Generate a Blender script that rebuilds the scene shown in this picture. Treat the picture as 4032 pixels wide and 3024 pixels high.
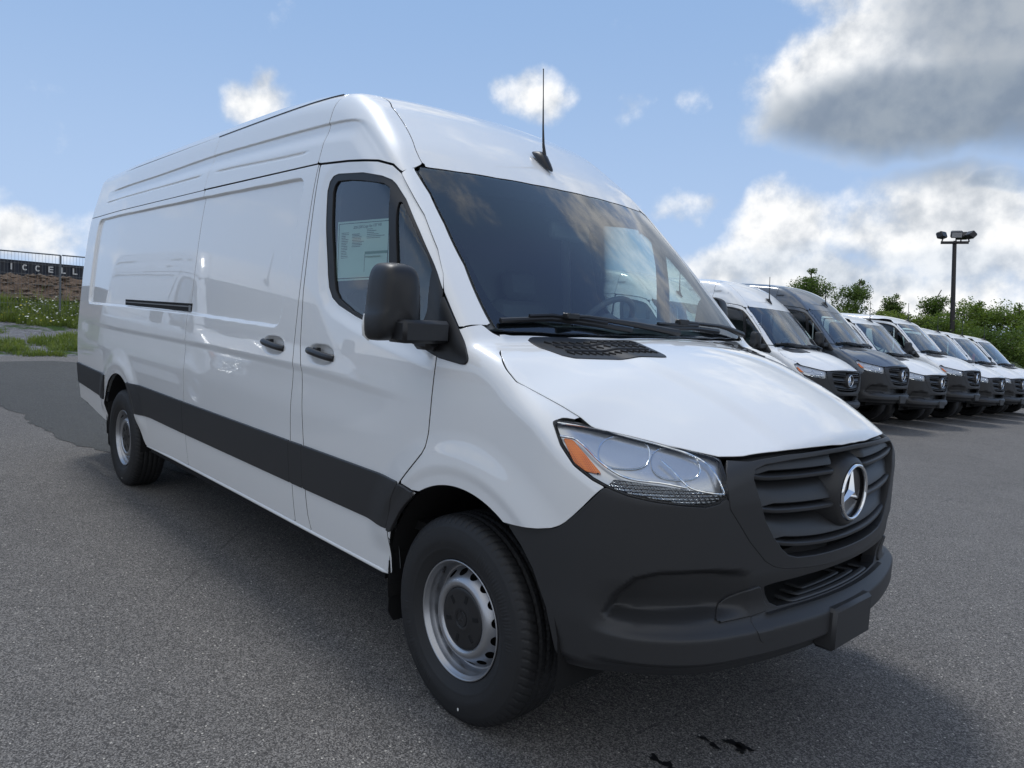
import bpy, math, random
import numpy as np
from mathutils import Vector, Matrix

for o in list(bpy.data.objects):
    bpy.data.objects.remove(o, do_unlink=True)
SC = bpy.context.scene
COL = SC.collection
R = math.radians

# ---------------------------------------------------------------- camera
CAMPOS = np.array([2.05737797, -2.63420678, 1.50281118])
YAW, PITCH, ROLL, FPX = 2.40149352, -.0929187651, .0503648729, 2921.4


def cam_axes():
    d = np.array([math.cos(PITCH) * math.cos(YAW), math.cos(PITCH) * math.sin(YAW), math.sin(PITCH)])
    rt = np.array([math.sin(YAW), -math.cos(YAW), 0])
    up = np.cross(rt, d)
    c, s = math.cos(ROLL), math.sin(ROLL)
    return c * rt + s * up, -s * rt + c * up, d


cam = bpy.data.cameras.new('camera')
camo = bpy.data.objects.new('camera', cam)
COL.objects.link(camo)
_r, _u, _d = cam_axes()
camo.matrix_world = Matrix(((_r[0], _u[0], -_d[0], CAMPOS[0]), (_r[1], _u[1], -_d[1], CAMPOS[1]),
                            (_r[2], _u[2], -_d[2], CAMPOS[2]), (0, 0, 0, 1)))
cam.sensor_width = 36
cam.sensor_fit = 'HORIZONTAL'
cam.lens = FPX / 4032 * 36
cam.clip_start = .05
cam.clip_end = 5000
SC.camera = camo
SC.render.resolution_x, SC.render.resolution_y = 1024, 768

# ---------------------------------------------------------------- light
SUN_AZ, SUN_EL = 165., 62.
SUN_STR, SUN_ANG, SKY_STR, EXPO = .8, 12., .10, 1.12
VS = SC.view_settings
VS.view_transform = 'Standard'
VS.look = 'None'
VS.gamma = 1
VS.exposure = EXPO
VS.use_curve_mapping = False

sun = bpy.data.lights.new('sun', 'SUN')
sun.energy = SUN_STR
sun.angle = R(SUN_ANG)
sun.color = (1, .98, .95)
suno = bpy.data.objects.new('sun', sun)
COL.objects.link(suno)
_s = Vector((math.cos(R(SUN_EL)) * math.cos(R(SUN_AZ)), math.cos(R(SUN_EL)) * math.sin(R(SUN_AZ)), math.sin(R(SUN_EL))))
suno.rotation_euler = _s.to_track_quat('Z', 'Y').to_euler()
suno.location = (0, 20, 30)

world = bpy.data.worlds.new('World')
SC.world = world
world.use_nodes = True


class NT:
    """small helper for building node trees"""

    def __init__(s, tree):
        s.t = tree
        s.n = tree.nodes
        s.l = tree.links

    def new(s, typ, **kw):
        n = s.n.new(typ)
        for k, v in kw.items():
            setattr(n, k, v)
        return n

    def put(s, sock, v):
        if isinstance(v, bpy.types.NodeSocket):
            s.l.new(v, sock)
        elif v is not None:
            sock.default_value = v

    def math(s, op, a, b=None, c=None, clamp=False):
        n = s.new('ShaderNodeMath', operation=op, use_clamp=clamp)
        s.put(n.inputs[0], a)
        if b is not None:
            s.put(n.inputs[1], b)
        if c is not None:
            s.put(n.inputs[2], c)
        return n.outputs[0]

    def vmath(s, op, a, b=None, sc=None):
        n = s.new('ShaderNodeVectorMath', operation=op)
        s.put(n.inputs[0], a)
        if b is not None:
            s.put(n.inputs[1], b)
        if sc is not None:
            s.put(n.inputs['Scale'], sc)
        return n.outputs[0]

    def ramp01(s, v, a, b, smooth=True):
        n = s.new('ShaderNodeMapRange', interpolation_type='SMOOTHSTEP' if smooth else 'LINEAR')
        s.put(n.inputs[0], v)
        s.put(n.inputs[1], a)
        s.put(n.inputs[2], b)
        return n.outputs[0]

    def noise(s, vec, scale, detail=4, rough=.55, dist=0, w=None):
        n = s.new('ShaderNodeTexNoise')
        if vec is not None:
            s.put(n.inputs['Vector'], vec)
        s.put(n.inputs['Scale'], scale)
        n.inputs['Detail'].default_value = detail
        n.inputs['Roughness'].default_value = rough
        n.inputs['Distortion'].default_value = dist
        return n.outputs[0]

    def mixc(s, f, a, b, blend='MIX'):
        n = s.new('ShaderNodeMix', data_type='RGBA', blend_type=blend)
        s.put(n.inputs[0], f)
        s.put(n.inputs[6], a)
        s.put(n.inputs[7], b)
        return n.outputs[2]


CLOUD_B = .29
DARK = [(108.5, 14.2, 14.0, 4.6, 1.0), (101, 20, 13, 8, .7), (104.4, 9.8, 2.6, 1.0, .8), (113, 4.6, 14., 1.6, .30)]


def build_world():
    N = NT(world.node_tree)
    N.n.clear()
    tc = N.new('ShaderNodeTexCoord')
    D = tc.outputs['Generated']
    sky = N.new('ShaderNodeTexSky', sky_type='NISHITA')
    sky.sun_disc = False
    sky.sun_elevation = R(SUN_EL)
    sky.sun_rotation = R(90 - SUN_AZ)
    sky.altitude = 100
    sky.air_density = 1.0
    sky.dust_density = .7
    sky.ozone_density = 2.5
    sep = N.new('ShaderNodeSeparateXYZ')
    N.l.new(D, sep.inputs[0])
    az = N.math('MULTIPLY', N.math('ARCTAN2', sep.outputs[1], sep.outputs[0]), 57.29578)
    el = N.math('MULTIPLY', N.math('ARCSINE', sep.outputs[2]), 57.29578)

    # az, el, radius az, radius el, weight : the clouds in view
    BL = [(157.0, 13.7, 3.4, 1.8, 1.15), (156.6, 15.0, 1.6, 1.4, .9),
          (137.4, 16.3, 2.9, 1.7, .72), (129.6, 15.2, 2.2, 1.3, .52), (125.7, 16.3, 1.1, 1.2, .42),
          (126.8, 8.3, 2.4, 1.1, .62), (124.6, 9.0, 1.6, .9, .5),
          (170.5, 3.2, 5.5, 2.2, .9), (166.0, 4.5, 2.5, 2.2, .7), (178., 6., 6., 3., .8),
          (118.2, 6.6, 4.6, 3.6, 1.4), (108.0, 7.0, 8.5, 4.4, 1.6), (121.5, 4.0, 6.0, 2.6, 1.1), (100., 6.5, 8, 5, 1.4), (113., 3., 14., 3.2, 1.2),
          (112.3, 16.6, 10.4, 5.4, 1.9), (102., 20, 14, 9, 1.9), (118.8, 14.8, 4.2, 2.4, .7), (112., 23, 9, 4, 1.0),
          (104.6, 9.6, 2.6, 1.3, .5), (99., 66, 14, 5, .55), (165., 63, 22, 9, .9), (102., 37, 15, 12, .75), (122., 50, 12, 7, .35), (88., 30, 14, 8, .6)]
    # ragged edges: one noise moves the lookup, one adds billows
    G = N
    warp = G.math('SUBTRACT', G.noise(D, 8, 3, .55), .5)
    ae = N.new('ShaderNodeCombineXYZ')
    N.put(ae.inputs[0], G.math('MULTIPLY_ADD', warp, 7., az))
    N.put(ae.inputs[1], G.math('MULTIPLY_ADD', warp, 4., el))
    aev = ae.outputs[0]

    def blob(a, e, ra, re, w):
        n = N.new('ShaderNodeVectorMath', operation='MULTIPLY_ADD')
        N.put(n.inputs[0], aev)
        n.inputs[1].default_value = (1 / ra, 1 / re, 0)
        n.inputs[2].default_value = (-a / ra, -e / re, 0)
        q = N.new('ShaderNodeVectorMath', operation='DOT_PRODUCT')
        N.put(q.inputs[0], n.outputs[0])
        N.put(q.inputs[1], n.outputs[0])
        return G.math('MULTIPLY_ADD', q.outputs['Value'], -w, w)
    acc = None
    for bl in BL:
        b = blob(*bl)
        acc = b if acc is None else G.math('SMOOTH_MAX', acc, b, .25)
    acc = G.math('MAXIMUM', acc, -.45)
    # clouds elsewhere: a flat deck
    cz = G.math('ADD', G.math('MAXIMUM', sep.outputs[2], 0), .16)
    cmb = N.new('ShaderNodeCombineXYZ')
    N.put(cmb.inputs[0], G.math('DIVIDE', sep.outputs[0], cz))
    N.put(cmb.inputs[1], G.math('DIVIDE', sep.outputs[1], cz))
    big = G.noise(cmb.outputs[0], .9, 2, .5)
    inview = G.math('MULTIPLY', G.ramp01(az, 95, 108), G.math('SUBTRACT', 1, G.ramp01(az, 172, 184)))
    inview = G.math('MULTIPLY', inview, G.math('SUBTRACT', 1, G.ramp01(el, 20, 30)))
    behind = G.math('SUBTRACT', 1, G.ramp01(N.vmath('DOT_PRODUCT', D, (-.74, .67, 0)) if False else G.math('ADD', G.math('MULTIPLY', sep.outputs[0], -.74), G.math('MULTIPLY', sep.outputs[1], .67)), -.5, .3))
    rnd = G.math('MULTIPLY', G.math('SUBTRACT', big, G.math('MULTIPLY_ADD', behind, -.17, .54)), 5.)
    rnd = G.math('MULTIPLY_ADD', inview, -1.6, rnd)
    acc = G.math('MAXIMUM', acc, G.math('MINIMUM', rnd, 1.0))
    f0 = G.noise(D, 12, 7, .62)
    tos = tuple(np.array(_s) * .03)
    f1 = G.noise(N.vmath('ADD', D, tos), 12, 3, .62)
    soft = None
    for bl in DARK[:2]:
        b = N.ramp01(blob(*bl[:4], 1.0), -.2, .6)
        soft = b if soft is None else N.math('MAXIMUM', soft, b)
    amp = N.math('MULTIPLY_ADD', soft, -1.5, 2.6)
    d0 = G.math('ADD', acc, G.math('MULTIPLY', G.math('SUBTRACT', f0, .5), amp))
    mask = N.ramp01(d0, N.math('MULTIPLY_ADD', soft, -.25, -.12), 1.05)
    lit = N.ramp01(N.math('SUBTRACT', f0, f1), -.22, .17)
    dark = None
    for bl in DARK:
        b = N.math('MULTIPLY_ADD', blob(*bl[:4], 1.0), 1.0, .25)
        b = N.math('MULTIPLY', N.ramp01(b, 0., 1.05), bl[4])
        dark = b if dark is None else N.math('MAXIMUM', dark, b)
    dark = N.math('MULTIPLY', dark, N.ramp01(d0, -.4, .4))
    bright = N.math('MULTIPLY_ADD', lit, N.math('MULTIPLY_ADD', soft, -.12, .20), CLOUD_B)
    bright = N.math('MULTIPLY', bright, N.math('MULTIPLY_ADD', dark, -.42, 1.0))
    bright = N.math('MULTIPLY', bright, N.math('MULTIPLY_ADD', soft, -.12, 1.0))
    ccol = N.mixc(N.math('MAXIMUM', dark, N.math('MULTIPLY', soft, .6)), (1.0, 1.0, .995, 1), (.82, .96, 1.14, 1))
    ccol = N.mixc(lit, N.vmath('MULTIPLY', ccol, (.90, .965, 1.06)), ccol)
    cc = N.vmath('SCALE', ccol, sc=bright)
    skc = N.vmath('SCALE', sky.outputs[0], sc=SKY_STR)
    # the sun stands behind cloud: no bright aureole
    skc = N.vmath('MINIMUM', skc, SKY_MAX)
    skc = N.vmath('MULTIPLY', skc, SKY_TINT)
    skc = N.mixc(N.math('MULTIPLY', N.math('SUBTRACT', 1, N.ramp01(el, -2, 26)), .75), skc, HAZE_COL)
    fin = N.mixc(mask, skc, cc)
    bg = N.new('ShaderNodeBackground')
    N.l.new(fin, bg.inputs[0])
    bg.inputs[1].default_value = 1.0
    out = N.new('ShaderNodeOutputWorld')
    N.l.new(bg.outputs[0], out.inputs[0])


SKY_TINT = (1., 1., 1.)
SKY_MAX = (.134, .211, .347)
HAZE_COL = (.25, .32, .43, 1)
build_world()
world.cycles.sampling_method = 'MANUAL'
world.cycles.sample_map_resolution = 512

# ---------------------------------------------------------------- materials
MATS = {}


def mat(name):
    m = bpy.data.materials.new(name)
    m.use_nodes = True
    N = NT(m.node_tree)
    b = N.n['Principled BSDF']
    MATS[name] = m
    return m, N, b


def simple(name, col, rough=.5, metal=0., coat=0., spec=.5, bump=None, var=None):
    m, N, b = mat(name)
    b.inputs['Base Color'].default_value = (*col, 1)
    b.inputs['Roughness'].default_value = rough
    b.inputs['Metallic'].default_value = metal
    b.inputs['Coat Weight'].default_value = coat
    b.inputs['Coat Roughness'].default_value = .015
    b.inputs['Coat IOR'].default_value = 1.65
    b.inputs['Specular IOR Level'].default_value = spec
    tc = N.new('ShaderNodeTexCoord').outputs['Object']
    if bump:
        n = N.noise(tc, bump[0], 4, .6)
        bn = N.new('ShaderNodeBump')
        bn.inputs['Strength'].default_value = bump[1]
        bn.inputs['Distance'].default_value = bump[2]
        N.l.new(n, bn.inputs['Height'])
        N.l.new(bn.outputs[0], b.inputs['Normal'])
    if var:
        n = N.noise(tc, var[0], 5, .6)
        c = N.mixc(n, tuple(x * (1 - var[1]) for x in col) + (1,), tuple(min(x * (1 + var[1]), 1) for x in col) + (1,))
        N.l.new(c, b.inputs['Base Color'])
    return m


simple('white_paint', (.82, .825, .82), .38, 0, 1.0)
simple('grey_paint', (.075, .09, .112), .38, .25, 1.0)
simple('black_paint', (.012, .012, .013), .3, 0, 1.0)
simple('dark_plastic', (.0265, .027, .0285), .50, bump=(900, .10, .0006), var=(3, .12))
simple('grille_plastic', (.025, .0255, .027), .46, bump=(900, .08, .0005))
simple('black_plastic', (.012, .0125, .014), .42, bump=(700, .08, .0005))
simple('pad_grey', (.055, .058, .062), .55)
simple('dark_void', (.004, .004, .0045), .9)
simple('seal_and_gap_shade', (.009, .009, .0095), .5)  # rubber of window and lamp seals; also painted shade deep in the panel gaps
simple('tyre_rubber', (.0145, .0148, .016), .62, var=(9, .25), bump=(160, .25, .001))
simple('rim_silver', (.42, .43, .45), .34, .85, var=(6, .10))
simple('cap_black', (.016, .0165, .018), .38)
simple('chrome', (.86, .87, .88), .045, 1.0)
simple('satin_silver', (.62, .63, .64), .28, .75)
simple('lamp_bright', (.72, .73, .74), .30, .4)
simple('reflector', (.90, .905, .91), .05, 1.0)
simple('interior_grey', (.12, .13, .14), .65, var=(20, .15))
simple('interior_light', (.20, .21, .22), .7)
simple('wall_dark', (.17, .185, .20), .7)
simple('steel_grey', (.22, .225, .23), .5, .6)
simple('galvanised', (.17, .18, .19), .5, .4, var=(14, .15))
simple('pole_brown', (.035, .030, .028), .45, .3)
simple('lamp_black', (.02, .02, .022), .4)
simple('paper', (.72, .80, .74), .7)
simple('ink', (.05, .06, .06), .7)
simple('ink_green', (.10, .25, .16), .7)
simple('mud_flap', (.011, .011, .012), .6)
simple('red_lamp', (.35, .01, .01), .2, 0, 1.0)
simple('white_stencil', (.74, .74, .70), .7, var=(30, .12))
simple('container_navy', (.018, .022, .032), .5, var=(5, .3))
simple('silt_fabric', (.015, .017, .02), .8)
simple('flower_white', (.7, .7, .62), .8)
simple('flower_yellow', (.6, .5, .05), .8)
simple('bark', (.07, .055, .04), .9, var=(12, .3))
simple('far_wall', (.17, .125, .10), .8, var=(2, .15))
simple('far_white', (.6, .6, .58), .7)
simple('red_card', (.5, .05, .05), .6)


def glass(name, tint, ior=1.52, rough=0.0, mul=1.6):
    m = bpy.data.materials.new(name)
    m.use_nodes = True
    N = NT(m.node_tree)
    N.n.clear()
    fr = N.new('ShaderNodeFresnel')
    fr.inputs[0].default_value = ior
    f2 = N.math('MULTIPLY', fr.outputs[0], mul, clamp=True)
    tr = N.new('ShaderNodeBsdfTransparent')
    tr.inputs[0].default_value = (*tint, 1)
    gl = N.new('ShaderNodeBsdfGlossy')
    gl.inputs['Roughness'].default_value = rough
    gl.inputs['Color'].default_value = (.95, .97, 1, 1)
    mx = N.new('ShaderNodeMixShader')
    N.l.new(f2, mx.inputs[0])
    N.l.new(tr.outputs[0], mx.inputs[1])
    N.l.new(gl.outputs[0], mx.inputs[2])
    out = N.new('ShaderNodeOutputMaterial')
    N.l.new(mx.outputs[0], out.inputs[0])
    MATS[name] = m
    return m


glass('windshield_glass', (.80, .92, .90))
glass('door_glass', (.74, .87, .84))
glass('lens_clear', (.97, .98, .985), 1.42, 0, .6)


def frit_mat():
    m, N, b = mat('frit_black')
    b.inputs['Base Color'].default_value = (.010, .011, .014, 1)
    b.inputs['Roughness'].default_value = .25


frit_mat()


def amber_mat():
    m, N, b = mat('amber')
    tc = N.new('ShaderNodeTexCoord').outputs['Object']
    ch = N.new('ShaderNodeTexChecker')
    N.l.new(tc, ch.inputs[0])
    ch.inputs['Scale'].default_value = 220
    N.l.new(N.mixc(ch.outputs[1], (.70, .13, .004, 1), (.95, .24, .012, 1)), b.inputs['Base Color'])
    b.inputs['Roughness'].default_value = .2
    b.inputs['Coat Weight'].default_value = .6


amber_mat()


def hatch_mat():
    m, N, b = mat('hatched_silver')
    tc = N.new('ShaderNodeTexCoord').outputs['Object']
    w1 = N.new('ShaderNodeTexWave', wave_type='BANDS', bands_direction='DIAGONAL')
    N.l.new(tc, w1.inputs[0])
    w1.inputs['Scale'].default_value = 26
    w2 = N.new('ShaderNodeTexWave', wave_type='BANDS', bands_direction='Z')
    N.l.new(tc, w2.inputs[0])
    w2.inputs['Scale'].default_value = 34
    h = N.math('ADD', w1.outputs[1], w2.outputs[1])
    bn = N.new('ShaderNodeBump')
    bn.inputs['Strength'].default_value = 1
    bn.inputs['Distance'].default_value = .006
    N.l.new(h, bn.inputs['Height'])
    N.l.new(bn.outputs[0], b.inputs['Normal'])
    b.inputs['Base Color'].default_value = (.55, .57, .58, 1)
    b.inputs['Metallic'].default_value = .9
    b.inputs['Roughness'].default_value = .16


hatch_mat()


def asphalt_mat(name, lo, hi, warm=1.0, rough=.85):
    m, N, b = mat(name)
    geo = N.new('ShaderNodeNewGeometry')
    P = geo.outputs['Position']
    v = N.new('ShaderNodeTexVoronoi', feature='F1')
    N.put(v.inputs['Vector'], P)
    v.inputs['Scale'].default_value = 210
    v2 = N.new('ShaderNodeTexVoronoi', feature='F1')
    N.put(v2.inputs['Vector'], P)
    v2.inputs['Scale'].default_value = 74
    big = N.noise(P, .35, 5, .6)
    mid = N.noise(P, 3.1, 6, .65)
    sep = N.new('ShaderNodeSeparateColor')
    N.l.new(v.outputs['Color'], sep.inputs[0])
    sep2 = N.new('ShaderNodeSeparateColor')
    N.l.new(v2.outputs['Color'], sep2.inputs[0])
    stone = N.math('POWER', sep.outputs[0], 1.7)
    c = N.mixc(stone, (lo * .60, lo * .57, lo * .55, 1), (hi * 1.03 * warm, hi * 1.02, hi * .95, 1))
    spark = N.math('GREATER_THAN', sep2.outputs[1], .955)
    near = N.math('LESS_THAN', v2.outputs['Distance'], .30)
    spark = N.math('MULTIPLY', spark, near)
    c = N.mixc(N.math('MULTIPLY', spark, .8), c, (hi * 2.3, hi * 2.15, hi * 1.9, 1))
    f = N.math('ADD', .62, N.math('ADD', N.math('MULTIPLY', big, .42), N.math('MULTIPLY', mid, .34)))
    c = N.vmath('SCALE', c, sc=f)
    # hairline cracks
    wv = N.noise(P, 1.3, 5, .6)
    crk = N.new('ShaderNodeTexVoronoi', feature='DISTANCE_TO_EDGE')
    N.put(crk.inputs['Vector'], N.vmath('ADD', P, N.vmath('SCALE', N.new('ShaderNodeTexNoise').outputs[1], sc=.35)))
    crk.inputs['Scale'].default_value = .32
    cm = N.math('MULTIPLY', N.math('LESS_THAN', crk.outputs['Distance'], .0022), N.ramp01(wv, .50, .56))
    c = N.mixc(N.math('MULTIPLY', cm, .3), c, (lo * .25, lo * .25, lo * .25, 1))
    N.l.new(c, b.inputs['Base Color'])
    b.inputs['Roughness'].default_value = rough
    b.inputs['Specular IOR Level'].default_value = .35
    bn = N.new('ShaderNodeBump')
    bn.inputs['Strength'].default_value = .75
    bn.inputs['Distance'].default_value = .004
    h = N.math('SUBTRACT', N.math('MULTIPLY', sep.outputs[1], .6), v.outputs['Distance'])
    N.l.new(h, bn.inputs['Height'])
    N.l.new(bn.outputs[0], b.inputs['Normal'])


asphalt_mat('asphalt', .095, .275, 1.05)
asphalt_mat('asphalt_new', .032, .115, .97, .75)


def noise_ground(name, c1, c2, scale, bump=.5, c3=None):
    m, N, b = mat(name)
    geo = N.new('ShaderNodeNewGeometry')
    P = geo.outputs['Position']
    n1 = N.noise(P, scale, 8, .7)
    v = N.new('ShaderNodeTexVoronoi')
    N.put(v.inputs['Vector'], P)
    v.inputs['Scale'].default_value = scale * 6
    sp = N.new('ShaderNodeSeparateColor')
    N.l.new(v.outputs['Color'], sp.inputs[0])
    f = N.math('ADD', N.math('MULTIPLY', N.ramp01(n1, .35, .65), .5), N.math('MULTIPLY', sp.outputs[0], .5))
    c = N.mixc(f, (*c1, 1), (*c2, 1))
    if c3:
        c = N.mixc(N.ramp01(N.noise(P, scale * .22, 5, .6), .48, .58), c, (*c3, 1))
    N.l.new(c, b.inputs['Base Color'])
    b.inputs['Roughness'].default_value = .95
    b.inputs['Specular IOR Level'].default_value = .1
    bn = N.new('ShaderNodeBump')
    bn.inputs['Strength'].default_value = bump
    bn.inputs['Distance'].default_value = .05
    N.l.new(f, bn.inputs['Height'])
    N.l.new(bn.outputs[0], b.inputs['Normal'])


noise_ground('verge_soil', (.10, .10, .11), (.26, .26, .27), 5, .7, (.05, .085, .025))
noise_ground('rubble_soil', (.065, .044, .030), (.20, .142, .102), 2.4, 1.0)
noise_ground('rock_tan', (.09, .064, .045), (.25, .19, .14), 5, .8)


def leaf_mat(name, a, b_):
    m, N, b = mat(name)
    oi = N.new('ShaderNodeNewGeometry')
    n = N.noise(oi.outputs['Position'], 1.6, 3, .6)
    n2 = N.noise(oi.outputs['Position'], 14, 2, .6)
    f = N.math('ADD', N.math('MULTIPLY', N.ramp01(n, .35, .65), .6), N.math('MULTIPLY', n2, .4))
    N.l.new(N.mixc(f, (*a, 1), (*b_, 1)), b.inputs['Base Color'])
    b.inputs['Roughness'].default_value = .55
    b.inputs['Specular IOR Level'].default_value = .3
    tr = N.new('ShaderNodeBsdfTranslucent')
    N.l.new(N.mixc(f, (a[0] * 1.6, a[1] * 1.7, a[2], 1), (b_[0] * 1.6, b_[1] * 1.6, b_[2], 1)), tr.inputs[0])
    mx = N.new('ShaderNodeMixShader')
    mx.inputs[0].default_value = .35
    out = N.n['Material Output']
    N.l.new(b.outputs[0], mx.inputs[1])
    N.l.new(tr.outputs[0], mx.inputs[2])
    N.l.new(mx.outputs[0], out.inputs[0])


leaf_mat('leaf_mid', (.085, .135, .024), (.17, .23, .045))
leaf_mat('leaf_dark', (.060, .100, .022), (.12, .175, .040))
leaf_mat('leaf_yellow', (.11, .155, .028), (.20, .25, .05))
leaf_mat('weed_green', (.085, .125, .028), (.19, .23, .06))


# ---------------------------------------------------------------- objects
def tag(o, label=None, cat=None, group=None, kind=None):
    if label:
        o['label'] = label
    if cat:
        o['category'] = cat
    if group:
        o['group'] = group
    if kind:
        o['kind'] = kind
    return o


def empty(name, loc=(0, 0, 0), rot=(0, 0, 0)):
    o = bpy.data.objects.new(name, None)
    o.location = loc
    o.rotation_euler = rot
    o.empty_display_size = .2
    COL.objects.link(o)
    return o


def mesh_obj(name, V, faces, mats, parent=None, smooth=True, normals=None, midx=None):
    """faces: (n,3) or (n,4) int array or list of tuples"""
    me = bpy.data.meshes.new(name)
    V = np.asarray(V, float).reshape(-1, 3)
    if isinstance(faces, np.ndarray):
        k = faces.shape[1]
        me.vertices.add(len(V))
        me.vertices.foreach_set('co', V.ravel())
        me.loops.add(faces.size)
        me.loops.foreach_set('vertex_index', faces.ravel().astype(np.int32))
        me.polygons.add(len(faces))
        me.polygons.foreach_set('loop_start', np.arange(0, faces.size, k, dtype=np.int32))
        me.polygons.foreach_set('loop_total', np.full(len(faces), k, np.int32))
        me.update(calc_edges=True)
    else:
        me.from_pydata(V.tolist(), [], [tuple(map(int, f)) for f in faces])
        me.update()
    if isinstance(mats, str):
        mats = [mats]
    for m in mats:
        me.materials.append(MATS[m])
    if midx is not None:
        me.polygons.foreach_set('material_index', np.asarray(midx, np.int32))
    me.polygons.foreach_set('use_smooth', np.full(len(me.polygons), bool(smooth)))
    if normals is not None:
        me.normals_split_custom_set_from_vertices(np.asarray(normals, float).tolist())
    o = bpy.data.objects.new(name, me)
    COL.objects.link(o)
    if parent is not None:
        o.parent = parent
    return o


class MB:
    """collects simple shapes into one mesh"""

    def __init__(s):
        s.v = []
        s.f = []
        s.m = []

    def add(s, V, F, m=0):
        b = len(s.v)
        s.v += [tuple(map(float, p)) for p in V]
        s.f += [tuple(int(i) + b for i in f) for f in F]
        s.m += [m] * len(F)
        return s

    def box(s, c, h, rot=None, bev=0., m=0):
        c = np.array(c, float)
        h = np.array(h, float)
        if bev <= 0:
            V = np.array([[x, y, z] for x in (-1, 1) for y in (-1, 1) for z in (-1, 1)], float) * h
            F = [(0, 1, 3, 2), (4, 6, 7, 5), (0, 4, 5, 1), (2, 3, 7, 6), (0, 2, 6, 4), (1, 5, 7, 3)]
        else:
            V = []
            idx = {}
            for x in (-1, 1):
                for y in (-1, 1):
                    for z in (-1, 1):
                        for ax in range(3):
                            p = np.array([x, y, z], float) * (h - bev)
                            p[ax] = (x, y, z)[ax] * h[ax]
                            idx[(x, y, z, ax)] = len(V)
                            V.append(p)
            F = []
            for ax in range(3):
                b, c2 = (ax + 1) % 3, (ax + 2) % 3
                for sg in (-1, 1):
                    q = []
                    for sb, sc2 in ((-1, -1), (1, -1), (1, 1), (-1, 1)):
                        k = [0, 0, 0]
                        k[ax], k[b], k[c2] = sg, sb, sc2
                        q.append(idx[(*k, ax)])
                    F.append(tuple(q if sg > 0 else q[::-1]))
                for sb in (-1, 1):
                    for sc2 in (-1, 1):
                        k = [0, 0, 0]
                        k[b], k[c2] = sb, sc2
                        k[ax] = -1
                        a1 = idx[(*k, b)]
                        a2 = idx[(*k, c2)]
                        k[ax] = 1
                        b1 = idx[(*k, b)]
                        b2 = idx[(*k, c2)]
                        q = (a1, b1, b2, a2)
                        F.append(q if sb * sc2 > 0 else q[::-1])
            for x in (-1, 1):
                for y in (-1, 1):
                    for z in (-1, 1):
                        q = tuple(idx[(x, y, z, a)] for a in range(3))
                        F.append(q if x * y * z > 0 else q[::-1])
            V = np.array(V)
        if rot is not None:
            V = V @ np.array(rot).T
        return s.add(V + c, F, m)

    def tube(s, pts, rad, n=8, cap=True, m=0, flat=None):
        pts = np.array(pts, float)
        k = len(pts)
        rad = np.full(k, rad) if np.isscalar(rad) else np.array(rad, float)
        t = np.gradient(pts, axis=0)
        t /= np.linalg.norm(t, axis=1)[:, None]
        up = np.array([0, 0, 1.]) if abs(t[0][2]) < .9 else np.array([1., 0, 0])
        V = []
        for i in range(k):
            a = np.cross(t[i], up)
            a /= np.linalg.norm(a)
            b = np.cross(a, t[i])
            for j in range(n):
                th = 2 * math.pi * j / n
                V.append(pts[i] + rad[i] * (math.cos(th) * a + math.sin(th) * b * (flat or 1)))
        F = []
        for i in range(k - 1):
            for j in range(n):
                j2 = (j + 1) % n
                F.append((i * n + j, i * n + j2, (i + 1) * n + j2, (i + 1) * n + j))
        if cap:
            F.append(tuple(range(n - 1, -1, -1)))
            F.append(tuple((k - 1) * n + j for j in range(n)))
        return s.add(V, F, m)

    def prism(s, poly, axis_map, d0, d1, m=0):
        """extrude 2D polygon; axis_map(u,v,d)->xyz"""
        n = len(poly)
        V = [axis_map(u, v, d0) for u, v in poly] + [axis_map(u, v, d1) for u, v in poly]
        F = [tuple(range(n - 1, -1, -1)), tuple(range(n, 2 * n))]
        F += [(i, (i + 1) % n, n + (i + 1) % n, n + i) for i in range(n)]
        return s.add(V, F, m)

    def build(s, name, mats, parent=None, smooth=False):
        me = bpy.data.meshes.new(name)
        me.from_pydata(s.v, [], s.f)
        if isinstance(mats, str):
            mats = [mats]
        for q in mats:
            me.materials.append(MATS[q])
        me.polygons.foreach_set('material_index', np.array(s.m, np.int32))
        me.update()
        import bmesh
        bm = bmesh.new()
        bm.from_mesh(me)
        bmesh.ops.recalc_face_normals(bm, faces=bm.faces)
        bm.to_mesh(me)
        bm.free()
        if smooth:
            me.polygons.foreach_set('use_smooth', np.full(len(me.polygons), True))
            me.set_sharp_from_angle(angle=R(38))
        o = bpy.data.objects.new(name, me)
        COL.objects.link(o)
        if parent is not None:
            o.parent = parent
        return o


def lathe(profile, n, axis='y'):
    """profile: list of (r, h); returns V, quad faces; around the y axis"""
    p = np.array(profile, float)
    th = np.linspace(0, 2 * math.pi, n, endpoint=False)
    V = np.stack([p[:, 0][:, None] * np.cos(th), np.repeat(p[:, 1][:, None], n, 1), p[:, 0][:, None] * np.sin(th)], -1)
    k = len(p)
    i, j = np.meshgrid(np.arange(k - 1), np.arange(n), indexing='ij')
    j2 = (j + 1) % n
    F = np.stack([i * n + j, (i + 1) * n + j, (i + 1) * n + j2, i * n + j2], -1).reshape(-1, 4)
    return V.reshape(-1, 3), F


def copy_tree(o, parent=None, swap=None):
    c = o.copy()
    COL.objects.link(c)
    c.parent = parent
    if swap and c.type == 'MESH':
        hit = [i for i, s in enumerate(c.material_slots) if s.material and s.material.name in swap]
        for i in hit:
            c.material_slots[i].link = 'OBJECT'
            c.material_slots[i].material = MATS[swap[o.material_slots[i].material.name]]
    for ch in list(o.children):
        copy_tree(ch, c, swap)
    return c

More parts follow.
